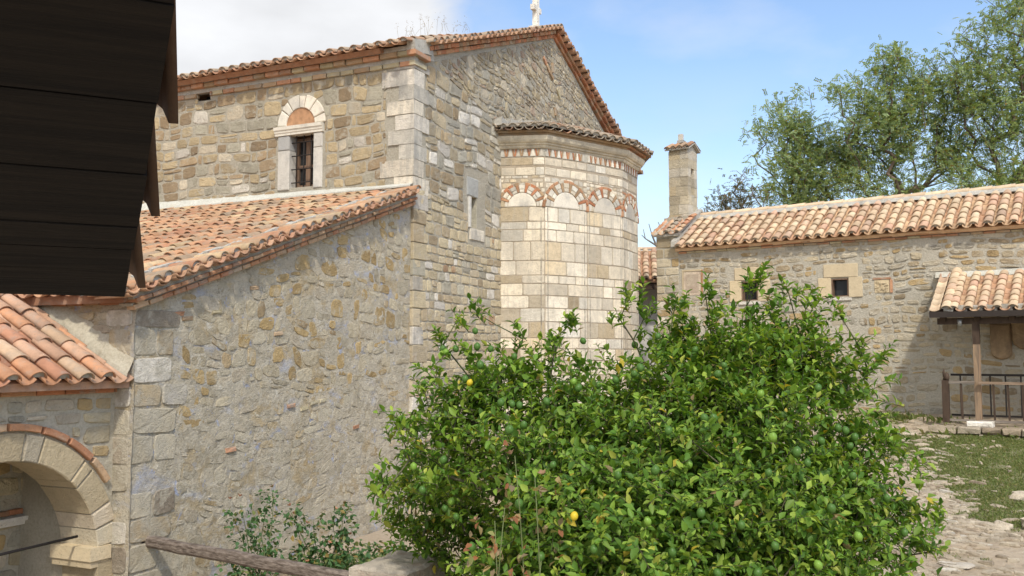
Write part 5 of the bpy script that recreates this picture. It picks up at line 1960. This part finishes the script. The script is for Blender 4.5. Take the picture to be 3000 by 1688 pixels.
mb = MB()
A, B = Vector((-4.19, 10.86, .68)), Vector((-1.25, 8.78, .70))
n_ = 16
dv = (B - A).normalized()
sd = dv.cross(Vector((0, 0, 1))).normalized()
vs, fs = [], []
for i in range(n_ + 1):
    p = A + (B - A) * i / n_ + Vector((0, 0, .012 * mn.noise((i * .5, 0, 0))))
    w_, h_ = .052 + .004 * mn.noise((i * .7, 1, 0)), .062 + .005 * mn.noise((i * .6, 5, 0))
    for (a, b) in ((-1, -.55), (-.6, -1), (.6, -1), (1, -.55), (1, .6), (.65, 1), (-.65, 1), (-1, .6)):
        vs.append(p + sd * a * w_ + Vector((0, 0, b * h_)))
for i in range(n_):
    for j in range(8):
        fs.append((i * 8 + j, i * 8 + (j + 1) % 8, i * 8 + 8 + (j + 1) % 8, i * 8 + 8 + j))
fs += [tuple(range(8)), tuple(n_ * 8 + j for j in range(7, -1, -1))]
mb.add(vs, fs, 0)
t = NT('beam_wood')
cc = t.mix(t.rng(t.noise(9, 6, 0.65, stretch=(1, 1, 5)), .35, .65), (.10, .075, .06), (.27, .225, .19))
cc = t.mix(t.rng(t.noise(30, 5, 0.65, stretch=(.4, .4, 2)), .5, .68, 0, .7), cc, (.05, .04, .032))
t.col(cc)
t.bump(t.noise(30, 5, .6, stretch=(.5, .5, 3)), .6, .02)
M['beam_wood'] = t.m
tag(mb.build('timber_rail', ['beam_wood']), 'weathered timber rail running from a hole in the church wall to the pillar', 'rail')
# ------------------------------------------------------------------ lemon tree
nr = np.random.default_rng(5)
LB = [(-0.31, 8.5, 2.42, .30), (-.57, 8.3, 1.98, .38), (.35, 8.5, 2.45, .3), (2.75, 8.7, 2.72, .24), (2.95, 8.6, 2.55, .2), (2.35, 8.7, 2.74, .3), (1.75, 8.7, 2.74, .3), (2.8, 8.0, 2.0, .3), (3.1, 7.9, 1.5, .25), (-.70, 9.5, 1.22, .52), (-.40, 9.6, .76, .58), (.05, 8.5, 2.42, .33), (.14, 7.8, 1.94, .50), (.50, 7.2, 1.43, .6),
      (.74, 8.4, 2.30, .38), (.85, 7.6, 1.83, .58), (1.47, 8.6, 2.66, .36), (1.43, 8.0, 2.25, .58), (1.38, 7.3, 1.57, .65), (2.05, 8.7, 2.74, .34), (2.20, 8.4, 2.55, .48),
      (2.08, 7.8, 1.98, .5), (2.15, 7.4, 1.47, .55), (2.58, 8.7, 2.82, .26), (2.72, 8.6, 2.58, .22), (2.62, 7.8, 1.62, .38), (2.82, 7.7, 1.34, .33), (.92, 7.1, 1.2, .66),
      (1.95, 7.3, 1.13, .6), (.16, 7.3, 1.1, .38), (1.4, 9.2, 2.0, .75), (.5, 9.1, 1.7, .65), (2.2, 9.2, 1.9, .6), (1.2, 8.2, 1.2, .9), (2.4, 8.2, 1.2, .5), (0.2, 8.6, 1.2, .6),
      (.65, 7.1, .75, .5), (1.6, 7.1, .7, .6), (2.35, 7.4, .75, .5), (.2, 7.6, .7, .35)]
TIPS = [(-.5, 8.5, 3.12), (-.62, 8.4, 2.9), (-.28, 8.5, 3.16), (.54, 8.4, 3.1), (.4, 8.4, 2.96), (.97, 8.4, 3.13), (1.1, 8.5, 3.37), (1.26, 8.5, 3.25), (1.79, 8.6, 3.36), (2.19, 8.6, 3.49),
        (2.32, 8.6, 3.52), (2.55, 8.6, 3.41), (2.81, 8.6, 3.30), (3.06, 8.7, 3.18), (3.42, 8.7, 2.80), (3.28, 8.6, 2.65), (-.97, 8.0, 2.22), (-1.03, 7.6, 1.7), (-1.06, 7.7, 1.81), (3.08, 7.8, 2.11),
        (3.44, 7.6, 1.51), (3.22, 7.4, 1.43), (2.85, 7.9, 2.15), (-.75, 8.1, 2.47), (.1, 8.4, 2.95), (1.5, 8.5, 3.3), (3.15, 8.5, 2.9), (-.85, 7.8, 2.05), (-1.12, 9.4, 1.15), (-1.0, 9.5, 1.4), (3.3, 7.5, 1.25)]
lemon = thing('lemon_tree', 'big bushy lemon tree with glossy leaves and green lemons', 'tree', (1.3, 8.3, gz(1.3, 8.3)), 0)
L0 = np.array(lemon.location)
tg = np.concatenate([blob_points(nr, LB, 900, .5), np.array(TIPS)])
trunk = [(1.3, 8.3, L0[2] - .05), (1.28, 8.28, .4), (1.3, 8.25, .75), (1.32, 8.25, 1.0)]
nodes, par, cnt, ends = grow(trunk, tg, nr, .22, .05, .10)
rd = .0045 * np.maximum(cnt, .6) ** .5
V, F = tubes(nodes - L0, par, rd, 5)
np_mesh('trunk', V, F, 'bark_lemon', lemon, True)
ctr = np.array([1.2, 8.2, 1.4])
P_, D_, U_, L_, W_ = [], [], [], [], []
fr_sites = []
nt = len(TIPS)
tw_nodes, tw_par = [], []
for ti, e in enumerate(ends):
    T = nodes[e]
    istip = np.min(np.linalg.norm(np.array(TIPS) - T, axis=1)) < .02
    outd = T - ctr
    outd /= np.linalg.norm(outd) + 1e-6
    nsh = 4 if istip else 9
    for s in range(nsh):
        base = T + nr.normal(size=3) * (.04 if istip else .16)
        d = outd * .6 + np.array([0, 0, .3]) + nr.normal(size=3) * (.5 if not istip else .3)
        d /= np.linalg.norm(d)
        if istip and s < 2:
            pd = T - nodes[par[e]]
            d = d * .5 + pd / (np.linalg.norm(pd) + 1e-6)
            d /= np.linalg.norm(d)
        ln = nr.uniform(.14, .30)
        nl = int(nr.integers(7, 13))
        sag = nr.uniform(-.05, .22)
        start = base - d * ln * .5
        pts = []
        side = np.cross(d, [0, 0, 1.0])
        side /= np.linalg.norm(side) + 1e-6
        up = np.cross(side, d)
        for k in range(nl):
            t = (k + .6) / nl
            p = start + d * ln * t - np.array([0, 0, 1]) * sag * ln * t * t
            a = k * 2.4 + nr.uniform(-.4, .4)
            rdir = side * math.cos(a) + up * math.sin(a)
            ld = rdir * nr.uniform(.6, 1.0) + d * nr.uniform(.3, .9) + np.array([0, 0, nr.uniform(-.25, .3)])
            P_.append(p)
            D_.append(ld)
            U_.append(np.array([0, 0, 1.0]) + outd * .5 + nr.normal(size=3) * .35)
            sz = nr.uniform(.045, .11) * (1.15 - .3 * t)
            L_.append(sz)
            W_.append(sz * nr.uniform(.42, .56))
        b0 = len(tw_nodes)
        tw_nodes += [start, start + d * ln * .55 - np.array([0, 0, 1]) * sag * ln * .3, start + d * ln - np.array([0, 0, 1]) * sag * ln]
        tw_par += [-1, b0, b0 + 1]
        fr_sites.append((start + d * ln * .4 + np.array([0, 0, -.05]), np.linalg.norm(T - ctr)))
V, F = leaves(np.array(P_), np.array(D_), np.array(U_), np.array(L_), np.array(W_))
np_mesh('foliage', V - L0, F, 'lemon_leaf', lemon)
tn = np.array(tw_nodes)
V, F = tubes(tn - L0, np.array(tw_par), np.full(len(tn), .003), 3)
np_mesh('twigs', V, F, 'bark_lemon', lemon, True)


def fruit_mesh(name, mat):
    mb = MB()
    prof = [(-.040, 0.0), (-.036, .012), (-.025, .025), (-.008, .0325), (.008, .0325), (.024, .026), (.034, .014), (.039, .006), (.042, 0.0)]
    seg = 10
    vs, fs = [], []
    for z, r in prof:
        for k in range(seg):
            a = 2 * math.pi * k / seg
            vs.append((r * math.cos(a), r * math.sin(a), z))
    for i in range(len(prof) - 1):
        for k in range(seg):
            fs.append((i * seg + k, i * seg + (k + 1) % seg, (i + 1) * seg + (k + 1) % seg, (i + 1) * seg + k))
    mb.add(vs, fs, 0, True)
    return mb.build(name, [mat], lemon)


# fruit hang where the photograph-facing side of the crown carries them, in ones, twos and threes
LEM = [(-.62, 8.35, 2.86), (-.59, 8.33, 2.83), (-.50, 8.3, 2.86), (-.33, 8.35, 3.02), (-.31, 8.3, 2.88), (-.19, 8.3, 2.86), (.02, 8.2, 2.79), (-.27, 8.2, 2.72), (-.40, 8.1, 2.60), (-.36, 8.1, 2.57),
       (-.09, 7.9, 2.42), (0.0, 7.9, 2.41), (.06, 7.9, 2.40), (.28, 7.9, 2.43), (.52, 7.95, 2.58), (.56, 7.95, 2.53), (.73, 7.95, 2.55), (-.02, 7.8, 2.25), (.09, 7.8, 2.26), (.85, 7.9, 2.6),
       (1.15, 8.0, 2.9), (1.28, 8.05, 2.97), (1.05, 7.95, 2.7), (1.0, 7.9, 2.65), (.63, 8.0, 2.93), (1.62, 7.9, 2.85), (1.72, 7.85, 2.72), (1.66, 7.8, 2.65), (1.95, 7.7, 2.5), (1.45, 7.6, 2.33),
       (1.52, 7.6, 2.33), (1.85, 7.5, 2.22), (2.25, 7.6, 2.75), (2.38, 7.7, 2.55), (2.62, 7.9, 2.22), (2.68, 7.9, 2.20), (2.74, 7.9, 2.15), (2.70, 7.9, 2.08), (2.40, 7.6, 2.14), (2.02, 7.3, 2.12),
       (1.80, 7.2, 1.98), (2.15, 7.3, 2.02), (-.55, 7.4, 1.55), (-.5, 7.35, 1.6), (-.45, 7.35, 1.5), (-.56, 7.6, 1.95), (-.3, 7.3, 1.38), (.42, 6.7, 1.72), (.75, 6.8, 1.95), (.9, 6.7, 1.7),
       (1.1, 6.6, 1.45), (1.3, 6.6, 1.72), (1.42, 6.6, 1.3), (1.6, 6.7, 1.62), (1.8, 6.8, 1.5), (2.05, 6.8, 1.4), (2.2, 6.9, 1.75), (2.4, 7.0, 1.55), (2.55, 7.1, 1.9), (.2, 6.8, 1.4),
       (.5, 6.55, 1.2), (.8, 6.4, 1.1), (1.15, 6.45, 1.0), (1.55, 6.5, 1.05), (1.95, 6.7, 1.05), (2.3, 6.9, 1.15), (2.75, 7.2, 1.5), (-.2, 7.0, 1.2), (.05, 7.0, 1.75), (.3, 7.1, 2.0),
       (.6, 7.1, 2.1), (1.15, 7.3, 2.25), (1.3, 7.2, 2.0), (1.0, 6.95, 2.0), (.55, 6.7, 1.5), (1.7, 6.65, 1.3), (2.9, 7.3, 1.7), (3.0, 7.4, 1.45), (-.7, 7.5, 1.75), (-.8, 7.6, 1.9)]
pr = {}
cn = np.array([p[:3] for p in LB])
cr = np.array([p[3] for p in LB])
allp = np.array([f[0] for f in fr_sites])
for i, p in enumerate(LEM):
    p = np.array(p)
    # hang it on the outermost shoot at that height
    near = np.hypot(allp[:, 0] - p[0], allp[:, 2] - p[2]) < .13
    if near.any():
        p = np.array([p[0], allp[near][:, 1].min() - .10, p[2]]) if i >= 6 else p
    r = random.Random(i).random()
    kind = 'lemon_yellow' if i in (9, 47) else ('lemon_lime' if r < .16 else 'lemon_green')
    if kind not in pr:
        pr[kind] = fruit_mesh('lemon', kind)
        o = pr[kind]
    else:
        o = pr[kind].copy()
        COL.objects.link(o)
        o.parent = lemon
    o.name = 'lemon'
    if kind == 'lemon_yellow':
        o['label'] = 'ripe yellow lemon among green ones'
    elif 'label' in o.keys():
        del o['label']
    o.location = p - L0
    rr = random.Random(i + 500)
    o.rotation_euler = (rr.uniform(-.5, .5), rr.uniform(-.5, .5), 0)
    s = rr.uniform(.78, 1.0)
    o.scale = (s, s, s)


# ------------------------------------------------------------------ feathery trees behind the chapel
def robinia(name, label, base, trunk_pts, blobs, ntar, nfr, leafm, barkm, seed, fl=(.16, .30), rtip=.0075, pw=.46, group=None, cat='tree', shell=.1):
    g = np.random.default_rng(seed)
    root = thing(name, label, cat, base, 0, group)
    B0 = np.array(base)
    tg = blob_points(g, blobs, ntar, shell)
    tg = tg[tg[:, 2] > 6.3]
    nodes, par, cnt, ends = grow(trunk_pts, tg, g, .55, .0, .06, bias=.5)
    rd = rtip * np.maximum(cnt, .5) ** pw
    V, F = tubes(nodes - B0, par, rd, 5)
    np_mesh('trunk', V, F, barkm, root, True)
    Ps, Ds, Us = [], [], []
    c0 = np.mean(np.array(blobs)[:, :3], axis=0)
    for e in ends:
        T = nodes[e]
        pd = T - nodes[par[e]]
        pd = pd / (np.linalg.norm(pd) + 1e-6)
        k = g.poisson(nfr)
        for _ in range(k):
            t = g.random()
            p = T - pd * t * .5 + g.normal(size=3) * np.array([.27, .27, .17])
            d = g.normal(size=3) * .7 + pd * .4 + np.array([0, 0, .05])
            Ps.append(p)
            Ds.append(d)
            Us.append(np.array([0, 0, 1.0]) + g.normal(size=3) * .3)
    Ps, Ds, Us = np.array(Ps), np.array(Ds), np.array(Us)
    V, F = fronds(Ps, Ds, Us, g.uniform(fl[0], fl[1], len(Ps)), 5, .34, .32, g)
    np_mesh('crown', V - B0, F, leafm, root)
    return root


GRP = 'feathery trees behind the chapel'
robinia('locust_tree', 'smaller feathery green tree leftmost of the tall trees behind the chapel', (11.5, 33.2, 1.75), [(11.5, 33.2, 1.7), (11.45, 33.1, 4), (11.4, 33, 6.2), (11.3, 33, 7.6)],
        [(10.2, 33, 11.3, 1.25), (9.8, 33, 9.8, 1.15), (10.9, 33, 9.0, 1.2), (12.0, 33.2, 10.2, 1.0), (10.8, 33.3, 10.3, 1.1), (10.3, 32.8, 8.3, .9), (9.2, 32.8, 8.7, .5), (9.1, 33, 11.0, .4)],
        280, 15, 'robinia_leaf', 'bark', 31, group=GRP)
robinia('locust_tree', 'tallest middle tree with airy feathery crown behind the chapel roof', (14.2, 32.2, 1.75), [(14.2, 32.2, 1.7), (14.15, 32.1, 4.5), (14.1, 32, 7.2), (14.0, 32, 8.6)],
        [(13.3, 32, 13.1, .85), (12.4, 32, 12.0, 1.15), (14.0, 32, 11.9, 1.2), (11.9, 32, 10.6, 1.2), (13.8, 32.3, 10.4, 1.3), (15.1, 32, 11.2, .95), (15.2, 32, 9.6, 1.0), (13.2, 32, 9.0, 1.3), (11.7, 32, 8.9, .9), (11.2, 31.8, 12.0, .5), (14.6, 32, 12.9, .6), (15.0, 32, 12.3, .7), (15.3, 32, 10.3, .9), (12.9, 32, 12.9, .6), (12.9, 31.8, 10.9, 1.2)],
        430, 14, 'robinia_leaf', 'bark', 32, group=GRP)
robinia('locust_tree', 'feathery tree rising beyond the right end of the chapel roof', (17.3, 31.2, 1.75), [(17.3, 31.2, 1.7), (17.25, 31.1, 4.5), (17.2, 31, 7.5), (17.1, 31, 8.8)],
        [(16.4, 31, 14.2, .85), (15.8, 31, 13.2, .9), (17.2, 31, 12.9, 1.4), (16.3, 31, 11.6, 1.1), (17.3, 31, 10.6, 1.4), (16.1, 31, 10.0, .9), (17.0, 31, 9.0, 1.1), (18.5, 31, 12, 1.6), (18.6, 31.2, 14.2, 1.3), (17.3, 31, 14.9, 1.0), (15.7, 31, 8.8, .7), (15.2, 31, 12.4, .7), (15.3, 31, 10.9, .8), (14.9, 31, 9.4, .7), (15.0, 31, 8.4, .8), (15.0, 31, 11.9, .6), (16.2, 31, 12.6, .9), (16.4, 31, 8.6, .9), (17.0, 30.8, 13.6, .9), (16.7, 30.8, 10.9, .9), (17.6, 30.8, 12.0, .9)],
        430, 14, 'robinia_leaf', 'bark', 33, group=GRP)
robinia('shrubby_tree', 'sparse brownish small tree beside the belfry', (7.6, 30.3, 1.75), [(7.6, 30.3, 1.7), (7.55, 30.2, 4), (7.5, 30, 6), (7.45, 30, 7.0)],
        [(7.4, 30, 8.5, .45), (7.0, 30, 8.0, .5), (7.8, 30, 8.1, .5), (7.25, 30, 7.5, .6), (6.5, 30, 7.6, .3), (7.9, 30, 7.4, .4)], 70, 11, 'dry_leaf', 'twig_grey', 34, (.12, .22), .009)
g = np.random.default_rng(41)
bt = thing('bare_tree', 'leafless tree whose twigs show between apse and chapel', 'tree', (4.55, 25.0, 1.7))
tg = np.array([(3.78, 25, 6.05), (3.55, 25, 6.2), (3.6, 25, 5.95), (3.7, 25, 6.35), (3.85, 25, 6.2), (3.95, 25, 6.4), (4.2, 25.1, 6.3), (4.6, 25, 6.4), (4.9, 25, 6.2), (5.2, 25.2, 6.0), (3.5, 25, 6.05), (4.0, 25, 5.6)])
nodes, par, cnt, ends = grow([(4.55, 25, 1.65), (4.5, 25, 3), (4.4, 25, 4.3), (4.2, 25, 5.2)], tg, g, .2, .0, .12)
V, F = tubes(nodes - np.array(bt.location), par, .009 * np.maximum(cnt, .6) ** .6, 5)
np_mesh('trunk', V, F, 'twig_grey', bt, True)


# ------------------------------------------------------------------ roses against the church wall and withered climber in the lemon tree
def rose(name, label, base, tips, seed, nleaf, leafm='rose_leaf', hips=6, group=None, cat='rose bush', sz=(.035, .06), spread=.1, hipm='hip'):
    g = np.random.default_rng(seed)
    root = thing(name, label, cat, base, 0, group)
    B0 = np.array(base)
    P_, D_, L_ = [], [], []
    mbs = MB()
    hp = []
    for tip in tips:
        T = np.array(tip) - B0
        b = np.array([g.uniform(-.12, .12), g.uniform(-.1, .1), -.03])
        off = g.normal(size=3) * .05
        pts = [b + (T - b) * t + off * math.sin(math.pi * t) for t in np.linspace(0, 1, 7)]
        mbs.tube([tuple(p) for p in pts], [.009, .008, .007, .006, .005, .004, .003], 5)
        for k in range(int(nleaf * g.uniform(.7, 1.2))):
            t = 1 - g.random() ** 1.3 * .85
            c = b + (T - b) * t + off * math.sin(math.pi * t)
            d = g.normal(size=3) * np.array([1, 1, .5])
            d /= np.linalg.norm(d)
            st = g.uniform(.03, spread * 1.6)
            for q in range(3):
                P_.append(c + d * (st + q * .012) + g.normal(size=3) * .02)
                D_.append(d * .5 + g.normal(size=3) * .6 + np.array([0, 0, -.1]))
                L_.append(g.uniform(*sz))
        hp.append(pts[-1])
    mbs.build('stems', ['rose_stem'], root)
    P_, D_, L_ = np.array(P_), np.array(D_), np.array(L_)
    V, F = leaves(P_, D_, np.tile([0, 0, 1.0], (len(P_), 1)) + g.normal(size=(len(P_), 3)) * .4, L_, L_ * .68, .12, .2)
    np_mesh('foliage', V, F, leafm, root)
    for i in range(hips):
        h = hp[i % len(hp)] + g.normal(size=3) * .05
        mb = MB()
        for q in range(5):
            a = q * 1.256
            c = Vector((math.cos(a) * .012, math.sin(a) * .012, .004))
            mb.add([c * .2, c + Vector((-c.y, c.x, .012)) * .8, c * 2.0 + Vector((0, 0, .012)), c + Vector((c.y, -c.x, .012)) * .8], [(0, 1, 2, 3)], 0)
        o = mb.build('flower', [hipm], root)
        o.location = tuple(h)
        o.rotation_euler = (g.uniform(-.6, .6), g.uniform(-.6, .6), g.uniform(0, 6))
        o.scale = (1.5, 1.5, 1.5)
    return root


rose('rose_bush', 'tall thin rose bush at the left against the church wall', (-3.05, 11.25, 0.0), [(-3.35, 11.2, 1.0), (-3.22, 11.2, 1.05), (-2.95, 11.45, 1.14), (-2.88, 11.4, 1.18), (-3.05, 11.3, .85), (-3.3, 11.1, .5), (-2.85, 11.3, .45), (-3.15, 11, .35)], 51, 38, hips=3, sz=(.045, .075))
rose('rose_bush', 'low rose bush with faded orange blooms beside the lemon tree', (-2.4, 11.9, 0.0), [(-2.78, 11.8, .9), (-2.7, 11.8, .75), (-2.3, 12.0, .82), (-2.15, 12.1, .85), (-2.5, 11.9, .75), (-2.05, 12.0, .6), (-2.6, 11.7, .4), (-2.2, 11.7, .35), (-2.4, 11.6, .25), (-1.95, 11.9, .3), (-2.75, 11.6, .3)], 52, 36, hips=10, sz=(.05, .09))
rose('rose_bush', 'leafy green low bush between the rose bushes and the stone pillar', (-1.75, 11.2, 0.0), [(-1.9, 11.2, .45), (-1.6, 11.3, .55), (-1.45, 11.2, .5), (-2.05, 11.1, .3), (-1.7, 11.0, .3), (-1.3, 11.2, .55), (-1.55, 11.0, .35)], 53, 46, hips=0, sz=(.05, .09))
rose('withered_rose', 'withered brown rose stems hanging in front of the lemon tree', (.1, 6.55, 0.0), [(.02, 6.6, 2.1), (-.12, 6.6, 1.65), (.16, 6.6, 1.95), (-.2, 6.6, 1.3), (.2, 6.5, 1.4), (.12, 6.5, 1.15), (.05, 6.5, 1.0), (-.05, 6.55, 1.75)], 54, 16, 'withered', 3, None, 'rose bush', (.045, .08), .14, 'dead_bloom')


# ------------------------------------------------------------------ ground cover
def grass_mesh(name, pts, g, hs, mat, kind='stuff', lay=.6):
    n = len(pts)
    D = np.stack([g.normal(size=n) * lay, g.normal(size=n) * lay, np.ones(n)], axis=1)
    L = g.uniform(hs[0], hs[1], n)
    V, F = leaves(pts, D, np.tile([1.0, 0.2, 0], (n, 1)) + g.normal(size=(n, 3)) * .5, L, L * .34, .1, .35)
    o = np_mesh(name, V, F, mat)
    return tag(o, kind=kind)


g = np.random.default_rng(61)
gp = []
rng_g = random.Random(9)
while len(gp) < 110000:
    x, y = g.uniform(3.5, 11.5), g.uniform(9.8, 19.5)
    a, b = to_local(CP_O, CP_A, x, y)
    if b > -.05 or (a > 5.7 and b > -1.7):
        continue
    if rng_g.random() < green(x, y) ** 1.3:
        gp.append((x, y, gz(x, y) + .0))
grass_mesh('grass', np.array(gp), g, (.016, .045), 'grass', lay=1.0)
# weeds at the foot of walls
wp = []
for (x, y, r, n) in ((6.9, 17.9, .3, 120), (7.3, 17.7, .25, 90), (7.95, 17.2, .2, 60), (7.4, 16.3, .25, 70), (6.6, 17.3, .3, 60), (8.4, 15.9, .2, 70), (-1.4, 12.8, .5, 300), (-2.0, 12.2, .5, 300), (-3.4, 11.0, .4, 200), (-2.9, 10.9, .4, 160), (-1.2, 10.2, .5, 200)):
    for _ in range(n):
        px, py = x + g.normal() * r, y + g.normal() * r * .6
        wp.append((px, py, gz(px, py)))
grass_mesh('weeds', np.array(wp), g, (.06, .16), 'grass')

# flat cobbles and loose stones bedded in the ground
rng = R(62)
mb = MB()
cnt_ = 0
while cnt_ < 5200:
    x, y = rng.uniform(2.0, 11), rng.uniform(8.6, 19.6)
    a, b = to_local(CP_O, CP_A, x, y)
    if b > -.05 or (a > 5.7 and b > -1.75):
        continue
    edge = 4.3 + (y - 10) * .29
    dens_ = .95 * smooth(-2.5, -1.5, x - edge - .3) * smooth(1.6, .6, x - edge)
    dens_ = max(dens_, .22 + .2 * mn.noise((x * .8, y * .8, 5)))
    if y < 10.6:
        dens_ *= .35
    if rng.random() > dens_:
        continue
    if rng.random() < .8 * green(x, y):
        continue
    cnt_ += 1
    z = gz(x, y)
    e = .15
    nx_, ny_ = -(gz(x + e, y) - gz(x - e, y)) / (2 * e), -(gz(x, y + e) - gz(x, y - e)) / (2 * e)
    path = abs(x - edge) < 1.5
    w_, d_ = (rng.uniform(.04, .13), rng.uniform(.02, .05)) if path else (rng.uniform(.015, .07), rng.uniform(.015, .05))
    t = rad(CP_A) + rng.uniform(-.5, .5) if path else rng.uniform(0, 3.14)
    if rng.random() < .03:
        w_ *= 1.8
        d_ *= 1.8
    ct, st = math.cos(t), math.sin(t)
    p = stone_poly(rng, -w_, w_, -d_, d_, 3, .14, 8)
    tx, ty = rng.uniform(-.12, .12), rng.uniform(-.12, .12)
    hgt = rng.uniform(.008, .034)
    f = lambda u, v, h: (x + u * ct - v * st, y + u * st + v * ct, z - (nx_ * (u * ct - v * st) + ny_ * (u * st + v * ct)) + h + tx * u + ty * v)
    add_stone(mb, p, f, hgt, 0, rng, depth=.04, rough=.7)
tag(mb.build('path_stones', ['path_stone']), kind='stuff')

# larger loose rocks beside the path
RK = [(6.55, 12.2, .12, 'pale'), (6.15, 11.2, .14, 'flat pale'), (5.75, 11.15, .12, 'pitted'), (6.35, 10.9, .13, 'small'), (4.75, 10.1, .14, 'long white'), (5.3, 12.5, .13, 'white')]
LBL = ['pale rough rock at the far edge of the grass', 'broad pale rock at the near edge of the grass', 'pitted rock beside the bare earth path', 'small rock in front of the broad pale rock',
       'long flat white stone lying beside the lemon tree', 'white stone in the cobbled path beside the grass']
for i, (x, y, r, _) in enumerate(RK):
    g = random.Random(70 + i)
    mb = MB()
    vs, fs = [], []
    seg, rg = 9, 6
    for j in range(rg + 1):
        ph = -math.pi / 2 + math.pi * j / rg
        for k in range(seg):
            a = 2 * math.pi * k / seg
            v = Vector((math.cos(a) * math.cos(ph), math.sin(a) * math.cos(ph), math.sin(ph)))
            s = 1 + .55 * mn.noise(v * 1.3 + Vector((i * 7, 0, 0))) + .2 * mn.noise(v * 4 + Vector((i * 3, 5, 0)))
            vs.append((v.x * s * r * 1.3, v.y * s * r * .9, v.z * s * r * (.75 if i not in (4, 5) else .22)))
    for j in range(rg):
        for k in range(seg):
            fs.append((j * seg + k, j * seg + (k + 1) % seg, (j + 1) * seg + (k + 1) % seg, (j + 1) * seg + k))
    mb.add(vs, fs, 0, False)
    o = mb.build('rock', ['slab' if i in (4, 5) else 'path_stone'])
    o.location = (x, y, gz(x, y) + r * .1)
    o.rotation_euler = (0, 0, g.uniform(0, 3))
    tag(o, LBL[i], 'rock', 'loose rocks on the sloping ground')

# dry weeds rooted on the church roof
g = np.random.default_rng(81)
for i, (lx, lz, lab, hh) in enumerate(((.75, 8.72, 'short dry weed tuft nearest the low end of the church gable', .2), (1.55, 9.0, 'tall dry weed stalks growing on the church gable tiles', .42), (2.7, 9.45, 'thin dry weeds highest up on the church gable tiles', .22))):
    c, s = math.cos(rad(CH_A)), math.sin(rad(CH_A))
    ly = .55
    w = thing('dry_weed', lab, 'weed', (CH_O[0] + c * lx - s * ly, CH_O[1] + s * lx + c * ly, lz), 0, 'dry weeds on the roof tiles')
    n = 16
    st = []
    nd, pa = [], []
    for k in range(n // 2):
        b = np.array([g.normal() * .14, g.normal() * .05, -.05])
        t = b + np.array([g.normal() * .09, g.normal() * .06, hh * g.uniform(.45, 1.1)])
        q = len(nd)
        nd += [b, (b + t) / 2 + g.normal(size=3) * .012, t]
        pa += [-1, q, q + 1]
        st.append(t)
    V, F = tubes(np.array(nd), np.array(pa), np.full(len(nd), .002), 3)
    np_mesh('stalks', V, F, 'straw', w)
    P = np.repeat(np.array(st), 6, axis=0) + g.normal(size=(len(st) * 6, 3)) * np.array([.02, .02, .05])
    V, F = leaves(P, g.normal(size=P.shape), np.tile([0, 0, 1.0], (len(P), 1)), np.full(len(P), .035), np.full(len(P), .009))
    np_mesh('seed_heads', V, F, 'straw', w)
